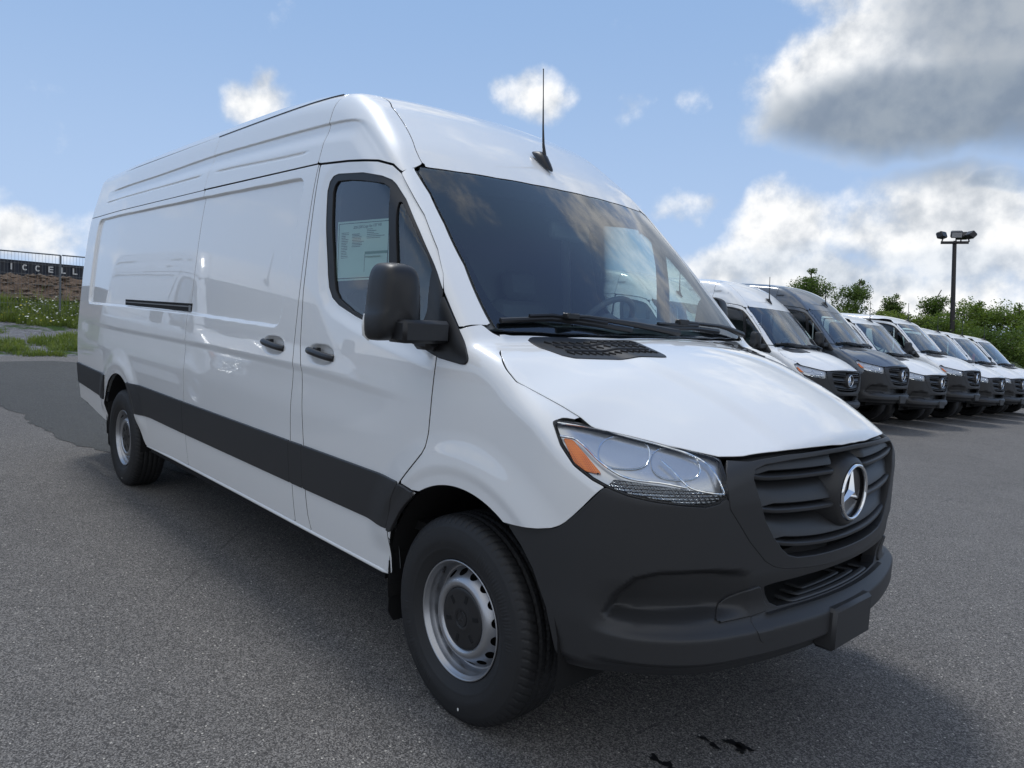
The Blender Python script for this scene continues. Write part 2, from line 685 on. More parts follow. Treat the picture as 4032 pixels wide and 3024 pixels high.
# ---------------------------------------------------------------- van body surface
# x forward (0 = front axle), y to the van's left, z up; the skin is F(x,y,z)=0
def pchip(xs, ys):
    xs = np.asarray(xs, float)
    ys = np.asarray(ys, float)
    if xs[0] > xs[-1]:
        xs = xs[::-1]
        ys = ys[::-1]
    h = np.diff(xs)
    d = np.diff(ys) / h
    m = np.zeros_like(ys)
    for i in range(1, len(xs) - 1):
        if d[i - 1] * d[i] > 0:
            a = 2 * h[i] + h[i - 1]
            b = h[i] + 2 * h[i - 1]
            m[i] = (a + b) / (a / d[i - 1] + b / d[i])
    m[0] = d[0]
    m[-1] = d[-1]

    def f(x):
        x = np.asarray(x, float)
        i = np.clip(np.searchsorted(xs, x) - 1, 0, len(xs) - 2)
        t = (x - xs[i]) / h[i]
        tc = np.clip(t, 0, 1)
        r = (ys[i] * (1 + 2 * tc) * (1 - tc) ** 2 + m[i] * h[i] * tc * (1 - tc) ** 2 + ys[i + 1] * tc * tc * (3 - 2 * tc)
             + m[i + 1] * h[i] * tc * tc * (tc - 1))
        return r + np.where(t < 0, (x - xs[0]) * m[0], 0) + np.where(t > 1, (x - xs[-1]) * m[-1], 0)
    return f


def smax(a, b, k):
    h = np.maximum(k - np.abs(a - b), 0) / k
    return np.maximum(a, b) + h * h * k * .25


def sstep(a, b, x):
    t = np.clip((x - a) / (b - a), 0, 1)
    return t * t * (3 - 2 * t)


WZ = pchip([.15, .25, .33, .42, .60, .85, 1.0, 1.15, 1.25, 1.43, 1.93, 2.12, 2.26, 2.43, 2.52, 2.6, 2.7, 2.8],
           [.90, .93, .952, .965, .985, 1.0, 1.003, 1.001, .995, .98, .925, .895, .862, .815, .787, .757, .71, .65])
ZC_HIGH = pchip([.6, .136, -.195, -.526, -.65, -.8, -1.0, -1.3, -1.7, -2.3, -4., -5.95],
                [.95, 1.436, 1.785, 2.115, 2.232, 2.345, 2.475, 2.595, 2.655, 2.68, 2.69, 2.675])
ZC_LOW = pchip([.6, .136, -.195, -.526, -.60, -.7, -.9, -1.2, -1.7, -2.3, -4., -5.95],
               [.95, 1.436, 1.785, 2.105, 2.16, 2.205, 2.265, 2.315, 2.345, 2.36, 2.365, 2.35])
HH = pchip([-.6, -.1, .1, .3, .457, .65, .8, .9, .985, 1.05, 1.15],
           [1.50, 1.458, 1.44, 1.412, 1.382, 1.318, 1.248, 1.195, 1.137, 1.08, .98])
HD = pchip([-.1, .14, .28, .4, .55, .75, .95], [.03, .085, .15, .2, .29, .36, .42])
XC = pchip([.15, .25, .35, .41, .56, .65, .75, .85, .948, 1.05, 1.13, 1.3, 2.0],
           [.90, .95, .985, 1.0, 1.0, .985, .98, .98, .98, .972, .975, .99, 1.0])
ZCUR = [ZC_HIGH]


def w_side(x, z):
    return WZ(z) - .03 * sstep(-4.6, -5.95, x)


def hood_dome(x, Y):
    # raised centre of the hood with soft creases that run to the grille corners
    yc = .40 + .12 * sstep(.9, .1, x)
    return .014 * (1 - sstep(yc - .05, yc + .02, Y)) * sstep(.97, .75, x) * sstep(.05, .25, x)


def f_top(x, Y):
    s = .2 * Y * Y
    roof = ZCUR[0](x + s * sstep(-1.5, -.75, x)) - .06 * (Y / .8) ** 2 * sstep(-.7, -1.6, x)
    hood = HH(x) - HD(x) * Y * Y + hood_dome(x, Y) - .008
    return smax(hood, roof, .02)


def F(x, Y, z):
    Y = np.abs(Y)
    h = f_top(x, Y)
    e = .01
    hx = (f_top(x + e, Y) - h) / e
    ft = (z - h) / np.sqrt(1 + hx * hx)
    fs = (Y - w_side(x, z)) * .98
    ff = (x - XC(z) + .25 * Y * Y) * .95
    fr = (-5.93 - x)
    kts = .11 - .04 * sstep(-.9, -.2, x) - .035 * sstep(.2, .8, x)
    a = smax(fs, ff, .34 - .1 * sstep(1.3, 1.6, z))
    a = smax(a, ft, kts)
    return smax(a, fr, .14)


def solve(fn, lo, hi, n=6, m_=6):
    """bisection, then the Illinois variant of regula falsi"""
    lo = np.array(lo, float)
    hi = np.array(hi, float)
    for i in range(n):
        m = (lo + hi) / 2
        s = fn(m) < 0
        lo = np.where(s, m, lo)
        hi = np.where(s, hi, m)
    fl, fh = fn(lo), fn(hi)
    side = np.zeros(lo.shape, int)
    for i in range(m_):
        den = fh - fl
        t = np.where(np.abs(den) > 1e-15, -fl / np.where(np.abs(den) > 1e-15, den, 1), .5)
        m = lo + np.clip(t, 0, 1) * (hi - lo)
        fm = fn(m)
        s = fm < 0
        fh = np.where(s, np.where(side == 1, fh * .5, fh), fm)
        fl = np.where(s, fm, np.where(side == -1, fl * .5, fl))
        lo = np.where(s, m, lo)
        hi = np.where(s, hi, m)
        side = np.where(s, 1, -1)
    return np.where(np.abs(fl) < np.abs(fh), lo, hi)


def zero_disp(a, b):
    return np.zeros_like(a)


class Patch:
    disp = staticmethod(zero_disp)

    def normal(s, a, b):
        """gradient of the displaced implicit surface"""
        p = s(a, b, 0.)
        e = 5e-4
        g = []
        for k in range(3):
            q = p.copy()
            q[:, k] += e
            r = p.copy()
            r[:, k] -= e
            g.append(s.G(q) - s.G(r))
        n = np.stack(g, 1)
        return n / np.maximum(np.linalg.norm(n, axis=1), 1e-12)[:, None]


class patch_side(Patch):
    def __init__(s, disp=zero_disp):
        s.disp = disp

    def G(s, p):
        return F(p[:, 0], p[:, 1] + s.disp(p[:, 0], p[:, 2]), p[:, 2])

    def __call__(s, a, b, off=0.):
        y = solve(lambda y: F(a, y, b), np.zeros_like(a), np.full_like(a, 1.2))
        return np.stack([a, y + off - s.disp(a, b), b], -1)


class patch_pol(Patch):
    def __init__(s, z0):
        s.z0 = z0

    def G(s, p):
        return F(p[:, 0], p[:, 1], p[:, 2])

    def __call__(s, a, b, off=0.):
        sn, c = np.sin(b), np.cos(b)
        r = solve(lambda r: F(a, r * sn, s.z0 + r * c), np.zeros_like(a), np.full_like(a, 2.6)) + off
        return np.stack([a, r * sn, s.z0 + r * c], -1)


class patch_cyl(Patch):
    def __init__(s, disp=zero_disp, x0=-.1):
        s.disp = disp
        s.x0 = x0

    def G(s, p):
        a = np.arctan2(p[:, 1], p[:, 0] - s.x0)
        d = s.disp(a, p[:, 2])
        return F(p[:, 0] + d * np.cos(a), p[:, 1] + d * np.sin(a), p[:, 2])

    def __call__(s, a, b, off=0.):
        sn, c = np.sin(a), np.cos(a)
        r = solve(lambda r: F(s.x0 + r * c, r * sn, b), np.zeros_like(a), np.full_like(a, 1.6)) + off - s.disp(a, b)
        return np.stack([s.x0 + r * c, r * sn, b], -1)


class patch_rear(Patch):
    def G(s, p):
        return F(p[:, 0], p[:, 1], p[:, 2])

    def __call__(s, a, b, off=0.):
        x = solve(lambda t: F(-t, a, b), np.full_like(a, 5.0), np.full_like(a, 6.1))
        return np.stack([-(x + off), a, b], -1)


def sdf(P, poly):
    """signed distance to a polygon, negative inside"""
    P = np.asarray(P, float)
    poly = np.asarray(poly, float)
    out = np.empty(len(P))
    A = poly
    Bq = np.roll(poly, -1, 0)
    E_ = Bq - A
    L2 = np.maximum((E_ ** 2).sum(1), 1e-14)
    for s in range(0, len(P), 20000):
        p = P[s:s + 20000]
        w = p[:, None, :] - A[None]
        t = np.clip((w * E_[None]).sum(2) / L2, 0, 1)
        d = w - t[..., None] * E_[None]
        dd = np.sqrt((d ** 2).sum(2).min(1))
        c1 = (A[None, :, 1] <= p[:, None, 1]) & (Bq[None, :, 1] > p[:, None, 1])
        c2 = (A[None, :, 1] > p[:, None, 1]) & (Bq[None, :, 1] <= p[:, None, 1])
        cr = E_[None, :, 0] * w[:, :, 1] - E_[None, :, 1] * w[:, :, 0]
        wn = (c1 & (cr > 0)).sum(1) - (c2 & (cr < 0)).sum(1)
        out[s:s + 20000] = np.where(wn != 0, -dd, dd)
    return out


def chaikin(poly, it=2, closed=True):
    p = np.asarray(poly, float)
    for _ in range(it):
        if closed:
            q = np.roll(p, -1, 0)
            p = np.stack([.75 * p + .25 * q, .25 * p + .75 * q], 1).reshape(-1, 2)
        else:
            a, b = p[:-1], p[1:]
            m = np.stack([.75 * a + .25 * b, .25 * a + .75 * b], 1).reshape(-1, p.shape[1])
            p = np.concatenate([p[:1], m, p[-1:]])
    return p


def clip(V, T, d):
    """keep the part of the triangulation where d<0; returns V, T, cut flags"""
    d = np.where(np.abs(d) < 1e-7, -1e-7, d)
    ins = d < 0
    cnt = ins[T].sum(1)
    keep = T[cnt == 3]
    mix = T[(cnt > 0) & (cnt < 3)]
    nv = list(V[:0])
    base = len(V)
    new = {}
    pts = []
    tri = []

    def cutv(i, j):
        k = (i, j) if i < j else (j, i)
        if k not in new:
            t = d[i] / (d[i] - d[j])
            pts.append(V[i] + t * (V[j] - V[i]))
            new[k] = base + len(pts) - 1
        return new[k]
    for a, b, c in mix.tolist():
        s = (ins[a], ins[b], ins[c])
        while not (s[0] and not s[2]) if sum(s) == 1 else not (s[0] and s[1]):
            a, b, c = b, c, a
            s = (ins[a], ins[b], ins[c])
        if sum(s) == 1:
            tri.append((a, cutv(a, b), cutv(a, c)))
        else:
            x, y = cutv(b, c), cutv(a, c)
            tri.append((a, b, x))
            tri.append((a, x, y))
    V2 = np.concatenate([V, np.array(pts).reshape(-1, V.shape[1])]) if pts else V
    T2 = np.concatenate([keep, np.array(tri, int).reshape(-1, 3)]) if tri else keep
    cut = np.zeros(len(V2), bool)
    cut[base:] = True
    used = np.unique(T2)
    mp = np.full(len(V2), -1)
    mp[used] = np.arange(len(used))
    return V2[used], mp[T2], cut[used]


def axis_pts(lo, hi, step, fine=()):
    """grid lines from lo to hi; fine: list of (a,b,step)"""
    xs = [lo]
    while xs[-1] < hi - 1e-9:
        x = xs[-1]
        s = step
        for a, b, st in fine:
            if a - 1e-9 <= x < b:
                s = min(s, st)
            elif x < a < x + s:
                s = max(min(s, a - x), st)
        xs.append(min(x + s, hi))
    return np.array(xs)


def skin(patch, poly, step=.012, holes=(), gap=.0025, off=0., flange=.014, fa=(), fb=(), sgn=1, both=False,
         lip=.0013, hole_gap=0., normals=True):
    """one trimmed panel of the skin. returns V,T,normals (right side = negative y when sgn=-1)"""
    poly = np.asarray(poly, float)
    a0, b0 = poly.min(0) - 1e-4
    a1, b1 = poly.max(0) + 1e-4
    A = axis_pts(a0, a1, step, fa)
    Bv = axis_pts(b0, b1, step, fb)
    na, nb = len(A), len(Bv)
    GA, GB = np.meshgrid(A, Bv, indexing='ij')
    V = np.stack([GA.ravel(), GB.ravel()], 1)
    i, j = np.meshgrid(np.arange(na - 1), np.arange(nb - 1), indexing='ij')
    q = (i * nb + j).ravel()
    even = ((i + j) % 2 == 0).ravel()
    a, b, c, d = q, q + nb, q + nb + 1, q + 1
    T = np.concatenate([np.stack([a, b, c], 1)[even], np.stack([a, c, d], 1)[even],
                        np.stack([a, b, d], 1)[~even], np.stack([b, c, d], 1)[~even]])
    dd = sdf(V, poly) + gap
    # drop far outside first
    far = dd > 3 * step
    T = T[~far[T].all(1)]
    V, T, cut = clip(V, T, dd)
    for h in holes:
        d2 = -(sdf(V, h) - hole_gap)
        V, T, c2 = clip(V, T, d2)
        # vertices kept from before lose flags in clip: recompute
    dd = sdf(V, poly) + gap
    cut = np.abs(dd) < 1.5e-3 * max(1, step / .012)
    for h in holes:
        cut |= np.abs(sdf(V, h) - hole_gap) < 1.5e-3 * max(1, step / .012)
    P = patch(V[:, 0], V[:, 1], off)
    if normals:
        n = patch.normal(V[:, 0], V[:, 1])
    else:
        fn = np.cross(P[T[:, 1]] - P[T[:, 0]], P[T[:, 2]] - P[T[:, 0]])
        n = np.zeros_like(P)
        for k in range(3):
            np.add.at(n, T[:, k], fn)
        n /= np.maximum(np.linalg.norm(n, axis=1), 1e-12)[:, None]
    # outward: away from the inside of the van
    ref = np.stack([np.clip(P[:, 0], -5.3, .2), np.zeros(len(P)), np.clip(P[:, 2], .8, 1.6)], 1)
    if ((P - ref) * n).sum(1).mean() < 0:
        n = -n
    fn = np.cross(P[T[:, 1]] - P[T[:, 0]], P[T[:, 2]] - P[T[:, 0]])
    fl = (fn * n[T[:, 0]]).sum(1) < 0
    T = np.where(fl[:, None], T[:, ::-1], T)
    nT = len(T)
    mi = np.zeros(nT, int)
    if flange > 0:
        ed = np.sort(np.concatenate([T[:, [0, 1]], T[:, [1, 2]], T[:, [2, 0]]]), 1)
        direct = np.concatenate([T[:, [0, 1]], T[:, [1, 2]], T[:, [2, 0]]])
        third = np.concatenate([T[:, 2], T[:, 0], T[:, 1]])
        key = ed[:, 0].astype(np.int64) * (len(P) + 1) + ed[:, 1]
        u, inv, cn = np.unique(key, return_inverse=True, return_counts=True)
        m = (cn[inv] == 1) & cut[ed[:, 0]] & cut[ed[:, 1]]
        E_ = direct[m]
        if len(E_):
            ev = P[E_[:, 1]] - P[E_[:, 0]]
            o = np.cross(ev, n[E_[:, 0]])
            sg = ((P[third[m]] - P[E_[:, 0]]) * o).sum(1)
            o = np.where((sg > 0)[:, None], -o, o)
            o /= np.maximum(np.linalg.norm(o, axis=1), 1e-12)[:, None]
            ov = np.zeros_like(P)
            np.add.at(ov, E_[:, 0], o)
            np.add.at(ov, E_[:, 1], o)
            bv = np.unique(E_)
            ov = ov[bv] / np.maximum(np.linalg.norm(ov[bv], axis=1), 1e-9)[:, None]
            nb_ = n[bv]
            nB = len(bv)
            mp = np.full(len(P), -1)
            mp[bv] = np.arange(nB)
            r1 = P[bv] + ov * lip - nb_ * lip
            r2 = P[bv] + ov * lip - nb_ * flange
            base = len(P)
            P = np.concatenate([P, r1, r1, r2])
            n1 = ov + nb_ * .35
            n1 /= np.linalg.norm(n1, axis=1)[:, None]
            n = np.concatenate([n, n1, ov, ov])
            i0, i1 = E_[:, 0], E_[:, 1]
            k0, k1 = mp[i0], mp[i1]
            T = np.concatenate([T, np.stack([i0, base + k0, base + k1], 1)[:, ::-1], np.stack([i0, base + k1, i1], 1)[:, ::-1],
                                np.stack([base + nB + k0, base + 2 * nB + k0, base + 2 * nB + k1], 1)[:, ::-1],
                                np.stack([base + nB + k0, base + 2 * nB + k1, base + nB + k1], 1)[:, ::-1]])
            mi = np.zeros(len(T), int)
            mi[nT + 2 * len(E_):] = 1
            # orient flange faces by their normals
            fn = np.cross(P[T[:, 1]] - P[T[:, 0]], P[T[:, 2]] - P[T[:, 0]])
            fl = (fn * (n[T[:, 0]] + n[T[:, 1]] + n[T[:, 2]])).sum(1) < 0
            T = np.where(fl[:, None], T[:, ::-1], T)
    return P, T, n, mi


def mirror(P, T, n):
    s = np.array([1, -1, 1.])
    return P * s, T[:, ::-1].copy(), n * s


def dense(pts, n=8):
    """straight subdivision of an open polyline"""
    p = np.asarray(pts, float)
    out = []
    for a, b in zip(p[:-1], p[1:]):
        for t in range(n):
            out.append(a + (b - a) * t / n)
    return np.array(out + [p[-1]])


def put(name, S, m, parent, side=0):
    """side 0: as built (both halves), -1 right side, +1 left side"""
    P, T, n, mi = S
    if side == -1:
        P, T, n = mirror(P, T, n)
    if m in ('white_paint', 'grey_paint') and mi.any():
        return mesh_obj(name, P, T, [m, 'seal_and_gap_shade'], parent, True, n, mi)  # inner flange faces coloured near-black, painting the shade inside the panel gaps
    return mesh_obj(name, P, T, m, parent, True, n)


def sym(half):
    """half polygon in (a,b) with b>=0 (starting and ending at b=0) -> full polygon"""
    h = np.asarray(half, float)
    m = h[::-1].copy()
    m[:, 1] *= -1
    return np.concatenate([h, m])


def symt(half):
    """same with the first coordinate mirrored"""
    h = np.asarray(half, float)
    m = h[::-1].copy()
    m[:, 0] *= -1
    return np.concatenate([h, m])

# ---------------------------------------------------------------- van outlines (metres, from the front axle)
DOORLOW = [(-.445, .412), (-.44, .5), (-.43, .6), (-.415, .66), (-.385, .75), (-.34, .827)]
DOORFRONT = [(-.30, .868), (-.24, .928), (-.205, .965), (-.189, .993), (-.180, 1.05), (-.174, 1.15), (-.172, 1.253),
             (-.168, 1.336), (-.172, 1.478), (-.196, 1.577), (-.238, 1.645), (-.317, 1.744), (-.45, 1.888), (-.573, 2.005),
             (-.646, 2.074), (-.709, 2.114), (-.804, 2.139), (-1.042, 2.163), (-1.311, 2.180)]
DOORREAR = [(-1.309, 2.13), (-1.302, 2.0), (-1.296, 1.84), (-1.292, 1.57), (-1.262, 1.307), (-1.233, 1.176), (-1.205, 1.0),
            (-1.188, .845), (-1.186, .62), (-1.176, .49), (-1.15, .412)]
DOOR = DOORLOW + DOORFRONT + DOORREAR
WIN_OUT = [(-1.199, 2.04), (-1.192, 2.085), (-1.165, 2.11), (-1.121, 2.116), (-.894, 2.098), (-.745, 2.070), (-.680, 2.048),
           (-.645, 2.026), (-.561, 1.956), (-.426, 1.819), (-.300, 1.685), (-.205, 1.585), (-.12, 1.55), (-.12, 1.325),
           (-.297, 1.357), (-.605, 1.411), (-.697, 1.434), (-.817, 1.461), (-.973, 1.505), (-1.04, 1.538), (-1.082, 1.585),
           (-1.108, 1.645), (-1.135, 1.764), (-1.179, 1.95)]
FRAME = [(-1.199, 2.04), (-1.192, 2.085), (-1.165, 2.11), (-1.121, 2.116), (-.894, 2.098), (-.745, 2.070), (-.680, 2.048),
         (-.645, 2.026), (-.561, 1.956), (-.426, 1.819), (-.300, 1.685), (-.202, 1.575), (-.175, 1.478), (-.171, 1.336),
         (-.297, 1.357), (-.605, 1.411), (-.697, 1.434), (-.817, 1.461), (-.973, 1.505), (-1.04, 1.538), (-1.082, 1.585),
         (-1.108, 1.645), (-1.135, 1.764), (-1.179, 1.95)]
GLASS1 = [(-1.145, 2.03), (-1.140, 2.061), (-1.115, 2.081), (-1.006, 2.076), (-.881, 2.061), (-.72, 2.035), (-.672, 2.012), (-.648, 1.97),
          (-.612, 1.804), (-.600, 1.691), (-.597, 1.5), (-.607, 1.432), (-.723, 1.452), (-.846, 1.484), (-.98, 1.536), (-1.021, 1.573),
          (-1.049, 1.636), (-1.096, 1.827)]
GLASS2 = [(-.590, 1.945), (-.575, 1.945), (-.486, 1.862), (-.352, 1.725), (-.30, 1.66), (-.29, 1.50), (-.33, 1.42), (-.40, 1.41),
          (-.535, 1.43), (-.541, 1.69), (-.562, 1.803), (-.58, 1.906)]
SAIL = [(-.193, 1.570), (-.130, 1.502), (-.074, 1.443), (-.03, 1.396), (.012, 1.350), (.019, 1.335), (.010, 1.323), (-.009, 1.320), (-.163, 1.335), (-.168, 1.45)]
SLIDE = [(-2.85, .420), (-2.85, 2.196), (-1.332, 2.186), (-1.330, 1.5), (-1.326, 1.1), (-1.328, .7), (-1.322, .418)]
BPOST = [(-1.322, .416), (-1.328, .7), (-1.326, 1.1), (-1.330, 1.5), (-1.332, 2.182)] + [(-1.316, 2.182)] + [(x - .001, z) for x, z in DOORREAR]


def arc(cx, cz, r, a0, a1, n=24):
    return [(cx + r * math.cos(R(a)), cz + r * math.sin(R(a))) for a in np.linspace(a0, a1, n)]


FARCH = (.03, .40, .479)
RARCH = (-4.32, .42, .465)
HL_EDGE = [(.503, 1.170), (.474, 1.174), (.437, 1.182), (.430, 1.174), (.482, 1.108), (.538, 1.054), (.599, 1.018), (.642, 1.000)]
FENDER = ([(-.34, .827)] + DOORFRONT[:9] + [(-.168, 1.50), (-.076, 1.443), (-.042, 1.466), (-.007, 1.437), (.065, 1.392), (.136, 1.358),
          (.189, 1.32), (.245, 1.284), (.34, 1.251), (.413, 1.22), (.467, 1.191)] + HL_EDGE +
          [(.631, .995), (.58, .93), (.552, .898), (.527, .872), (.505, .855), (.48, .843), (.431, .831), (.334, .817), (.272, .813)] +
          arc(*FARCH, 59.5, 120., 30) + [(-.26, .81)])
FLOW = DOORLOW[::1] + [(-.26, .81), (-.213, .813)] + arc(*FARCH, 121, 176, 20) + [(-.452, .412)]
REARP = ([(-5.895, 2.20), (-2.85, 2.196), (-2.85, .422), (-3.5, .412), (-3.755, .405), (-3.80, .44), (-3.845, .5)] + arc(*RARCH, 24, 155, 34) +
         [(-4.755, .60), (-4.765, .43), (-5.1, .46), (-5.6, .512), (-5.895, .53)])
RECESS = chaikin([(-5.475, 1.412), (-5.478, 2.168), (-2.85, 2.153), (-1.445, 2.136), (-1.452, 1.9), (-1.512, 1.376), (-1.87, 1.381),
                  (-2.82, 1.401), (-4.3, 1.412)], 0)


def round_poly(P, r, n=6):
    P = np.asarray(P, float)
    out = []
    for i in range(len(P)):
        a, b, c = P[i - 1], P[i], P[(i + 1) % len(P)]
        u = a - b
        v = c - b
        lu, lv = np.linalg.norm(u), np.linalg.norm(v)
        k = min(r, lu * .45, lv * .45)
        if np.dot(u, v) / (lu * lv) < -.97:
            out.append(b)
            continue
        p, q = b + u / lu * k, b + v / lv * k
        for t in np.linspace(0, 1, n):
            out.append((1 - t) ** 2 * p + 2 * t * (1 - t) * b + t * t * q)
    return np.array(out)


RECESS = round_poly(RECESS, .075)
RIB1 = pchip([-5.3, -4., -2.9, -2.1, -1.34, -1.143, -1.032, -.968, -.868, -.754], [2.41, 2.412, 2.422, 2.409, 2.389, 2.376, 2.356, 2.325, 2.257, 2.169])
SWAGE = pchip([-5.6, -4.2, -2.8, -1.3, -.6], [1.262, 1.240, 1.232, 1.205, 1.173])
HANDLES = [(-1.56, 1.288), (-1.055, 1.277)]


def side_disp(detail=True, high=True):
    def d(x, z):
        P = np.stack([x, z], 1)
        o = np.zeros_like(x)
        m = (x < -1.35) & (z > 1.3) & (z < 2.25)
        if m.any():
            s = sdf(P[m], RECESS)
            o[m] += .019 * sstep(0., .017, -s)
        t = SWAGE(x) - z
        o += .0075 * sstep(-.012, .030, t) * (1 - sstep(.05, .22, t)) * sstep(-5.75, -5.3, x) * sstep(-.25, -.75, x)
        # wheel arches swell out, with a flat lip
        for cx, cz, r in (FARCH, RARCH):
            rr = np.sqrt((x - cx) ** 2 + (np.maximum(z - cz, 0)) ** 2)
            sw = .022 * (1 - sstep(r + .045, r + .21, rr)) * sstep(.48, .62, z)
            lip = .007 * (1 - sstep(r + .035, r + .080, rr)) * sstep(.6, .7, z)
            o -= sw - lip
        # belt: the window band sits deeper than the door below it
        m = (x > -1.33) & (x < .1) & (z > 1.2) & (z < 2.2)
        if m.any():
            s = sdf(P[m], np.array(FRAME))
            fade = sstep(-.17, -.32, x[m]) * (1 - .75 * sstep(1.62, 1.9, z[m]))
            o[m] += .020 * (1 - sstep(.004, .060, s)) * fade
        if detail:
            for hx, hz in HANDLES:
                u = (x - hx) / .132
                v = (z - hz) / .052
                q = (np.abs(u) ** 2.6 + np.abs(v) ** 2.4) ** (1 / 2.5)
                o += .034 * (1 - sstep(.45, 1.0, q))
        if high:
            t = RIB1(x) - z
            fa = sstep(-5.45, -5.0, x)
            wd_ = .010 + .03 * sstep(-1.1, -.95, x)
            o += .012 * sstep(-.002 - .3 * wd_, wd_, t) * (1 - sstep(.02 + wd_, .10 + wd_, t)) * fa
            for x0, x1 in ((-5.42, -2.96), (-2.78, -1.46)):
                zr = 2.300 + (-2.9 - x) * .004 - (x > -2.9) * .0 - sstep(-2.78, -1.46, x) * .03
                o += .008 * np.exp(-((z - zr) / .0065) ** 2) * sstep(x0, x0 + .12, x) * sstep(x1, x1 - .12, x)
        return o
    return d


def th(deg):
    return R(deg)


SCOOP = [(th(27), .745), (th(30.2), .756), (th(37.1), .766), (th(43.6), .760), (th(47.2), .737), (th(50), .676), (th(51.4), .612),
         (th(50.5), .588), (th(46.1), .578), (th(38.4), .584), (th(34.1), .588), (th(27), .592)]


def bumper_disp(a, b):
    t = np.abs(a)
    P = np.stack([t, b], 1)
    s = sdf(P, np.array(SCOOP))
    fr = sstep(th(26), th(36), t)
    o = .060 * sstep(0., .036, -s) * fr
    corner = 1 - sstep(th(46), th(54), t)
    o += .028 * sstep(.546, .592, b) * (1 - sstep(.60, .735, b)) * corner
    o += .016 * sstep(.552, .545, b) * 0
    o += .030 * sstep(.476, .448, b) * corner + .022 * sstep(.45, .405, b)
    # flat bar face: slight groove above the bottom crease
    o -= .010 * sstep(.448, .470, b) * sstep(.572, .545, b) * corner
    # wheel arch edge swell
    return o


BUMPER = ([(th(69.6), .812), (th(66.5), .818), (th(63.), .828), (th(60.6), .839), (th(59.2), .847), (th(57.5), .872), (th(54.9), .93), (th(52.2), .995),
           (th(51.73), 1.000), (th(48.41), .980), (th(44.53), .968), (th(40.54), .960), (th(36.97), .955), (th(34.68), .964), (th(33.2), .985),
           (th(32.8), .946), (th(28.5), .837), (th(24.9), .767), (th(22.8), .744), (th(20.2), .730), (th(14), .717), (th(7), .709), (0, .707)])
BUMPER_LOW = [(0, .405), (th(10), .406), (th(24), .410), (th(36), .413), (th(46), .41), (th(52), .408), (th(57.4), .402), (th(58.5), .448),
              (th(60.4), .581), (th(63.3), .693), (th(65.9), .753)]
OPEN = [(0, .690), (th(13), .689), (th(22), .686), (th(24.4), .680), (th(23.6), .646), (th(22.4), .615), (th(20.4), .597), (th(14), .594), (0, .594)]
SUR_OUT = [(0, 1.110), (th(9.6), 1.107), (th(20.9), 1.101), (th(26), 1.092), (th(28.6), 1.085), (th(32.6), 1.088), (th(33.3), 1.06), (th(33.5), 1.012), (th(32.8), .946), (th(28.5), .837), (th(24.9), .767),
           (th(22.8), .744), (th(20.2), .730), (th(14), .717), (th(7), .709), (0, .707)]
SUR_IN = [(0, 1.098), (th(10), 1.095), (th(20), 1.088), (th(26), 1.078), (th(28.2), 1.064), (th(28.6), 1.035), (th(25.7), .900), (th(23.5), .84), (th(21.1), .793), (th(19.4), .770), (th(17.0), .757),
          (th(12), .750), (th(7), .747), (0, .746)]
LENS = [(th(61.36), 1.172), (th(60.9), 1.180), (th(57.93), 1.172), (th(54.91), 1.163), (th(48.61), 1.144), (th(42.43), 1.124), (th(37.92), 1.110),
        (th(34.6), 1.098), (th(33.5), 1.088), (th(33.48), 1.061), (th(32.95), .981), (th(34.68), .965), (th(36.97), .956), (th(40.54), .961), (th(44.53), .969),
        (th(48.41), .981), (th(51.73), 1.001), (th(53.81), 1.018), (th(56.78), 1.054), (th(59.34), 1.108)]
AMBER = [(th(59.1), 1.126), (th(57.6), 1.122), (th(55.1), 1.080), (th(52.5), 1.034), (th(54.9), 1.038), (th(56.9), 1.060)]
HATCH = [(th(51.4), 1.003), (th(50.62), 1.022), (th(47.19), 1.018), (th(39.87), 1.004), (th(34.2), .987), (th(33.6), .981), (th(35.47), .968),
         (th(37.72), .963), (th(41.90), .970), (th(48.42), .988)]


def p3(pts, z0):
    """3D points (x, Y, z) -> (x, phi)"""
    return [(x, math.atan2(y, z - z0)) for x, y, z in pts]


HFRONT = [(float(pchip([0, .08, .18, .33, .42, .47, .505, .54], [.975, .973, .963, .935, .907, .886, .870, .856])(y)), y,
           float(pchip([0, .18, .33, .42, .47, .505, .54], [1.126, 1.122, 1.118, 1.115, 1.110, 1.104, 1.099])(y))) for y in np.linspace(.54, 0, 34)]
HOOD = p3([(.148, 0, 1.45), (.130, .3, 1.45), (.076, .6, 1.447), (.018, .80, 1.44), (-.003, .837, 1.437), (.065, .893, 1.392), (.136, .943, 1.358), (.189, .962, 1.32),
           (.245, .966, 1.284), (.34, .94, 1.251), (.413, .912, 1.22), (.467, .886, 1.191), (.503, .875, 1.167), (.512, .87, 1.163),
           (.598, .791, 1.144), (.689, .722, 1.124), (.754, .665, 1.111), (.812, .612, 1.099), (.838, .570, 1.098)] + HFRONT, .6)
WSCREEN = p3([(-.526 - .2 * y * y, y, 2.115) for y in (0, .2, .4, .6, .72, .77)] + [(-.645, .786, 2.112), (-.636, .792, 2.102)] +
             [(-.52, .791, 1.987), (-.393, .803, 1.853), (-.233, .819, 1.685), (-.065, .838, 1.497), (-.012, .838, 1.444)] +
             [(.136 - .2 * y * y, y, 1.440) for y in (.80, .6, .4, .2, 0)], 1.)
CLEAR = p3([(-.365, 0, 1.955), (-.36, .07, 1.957), (-.385, .10, 1.975), (-.41, .14, 1.995), (-.435, .2, 2.01), (-.475, .45, 2.022), (-.51, .657, 2.016), (-.526, .745, 2.002), (-.522, .762, 1.988),
            (-.289, .789, 1.753), (-.095, .799, 1.545), (-.055, .79, 1.505), (-.03, .75, 1.492), (.04, .6, 1.482), (.105, .3, 1.478), (.122, 0, 1.476)], 1.)
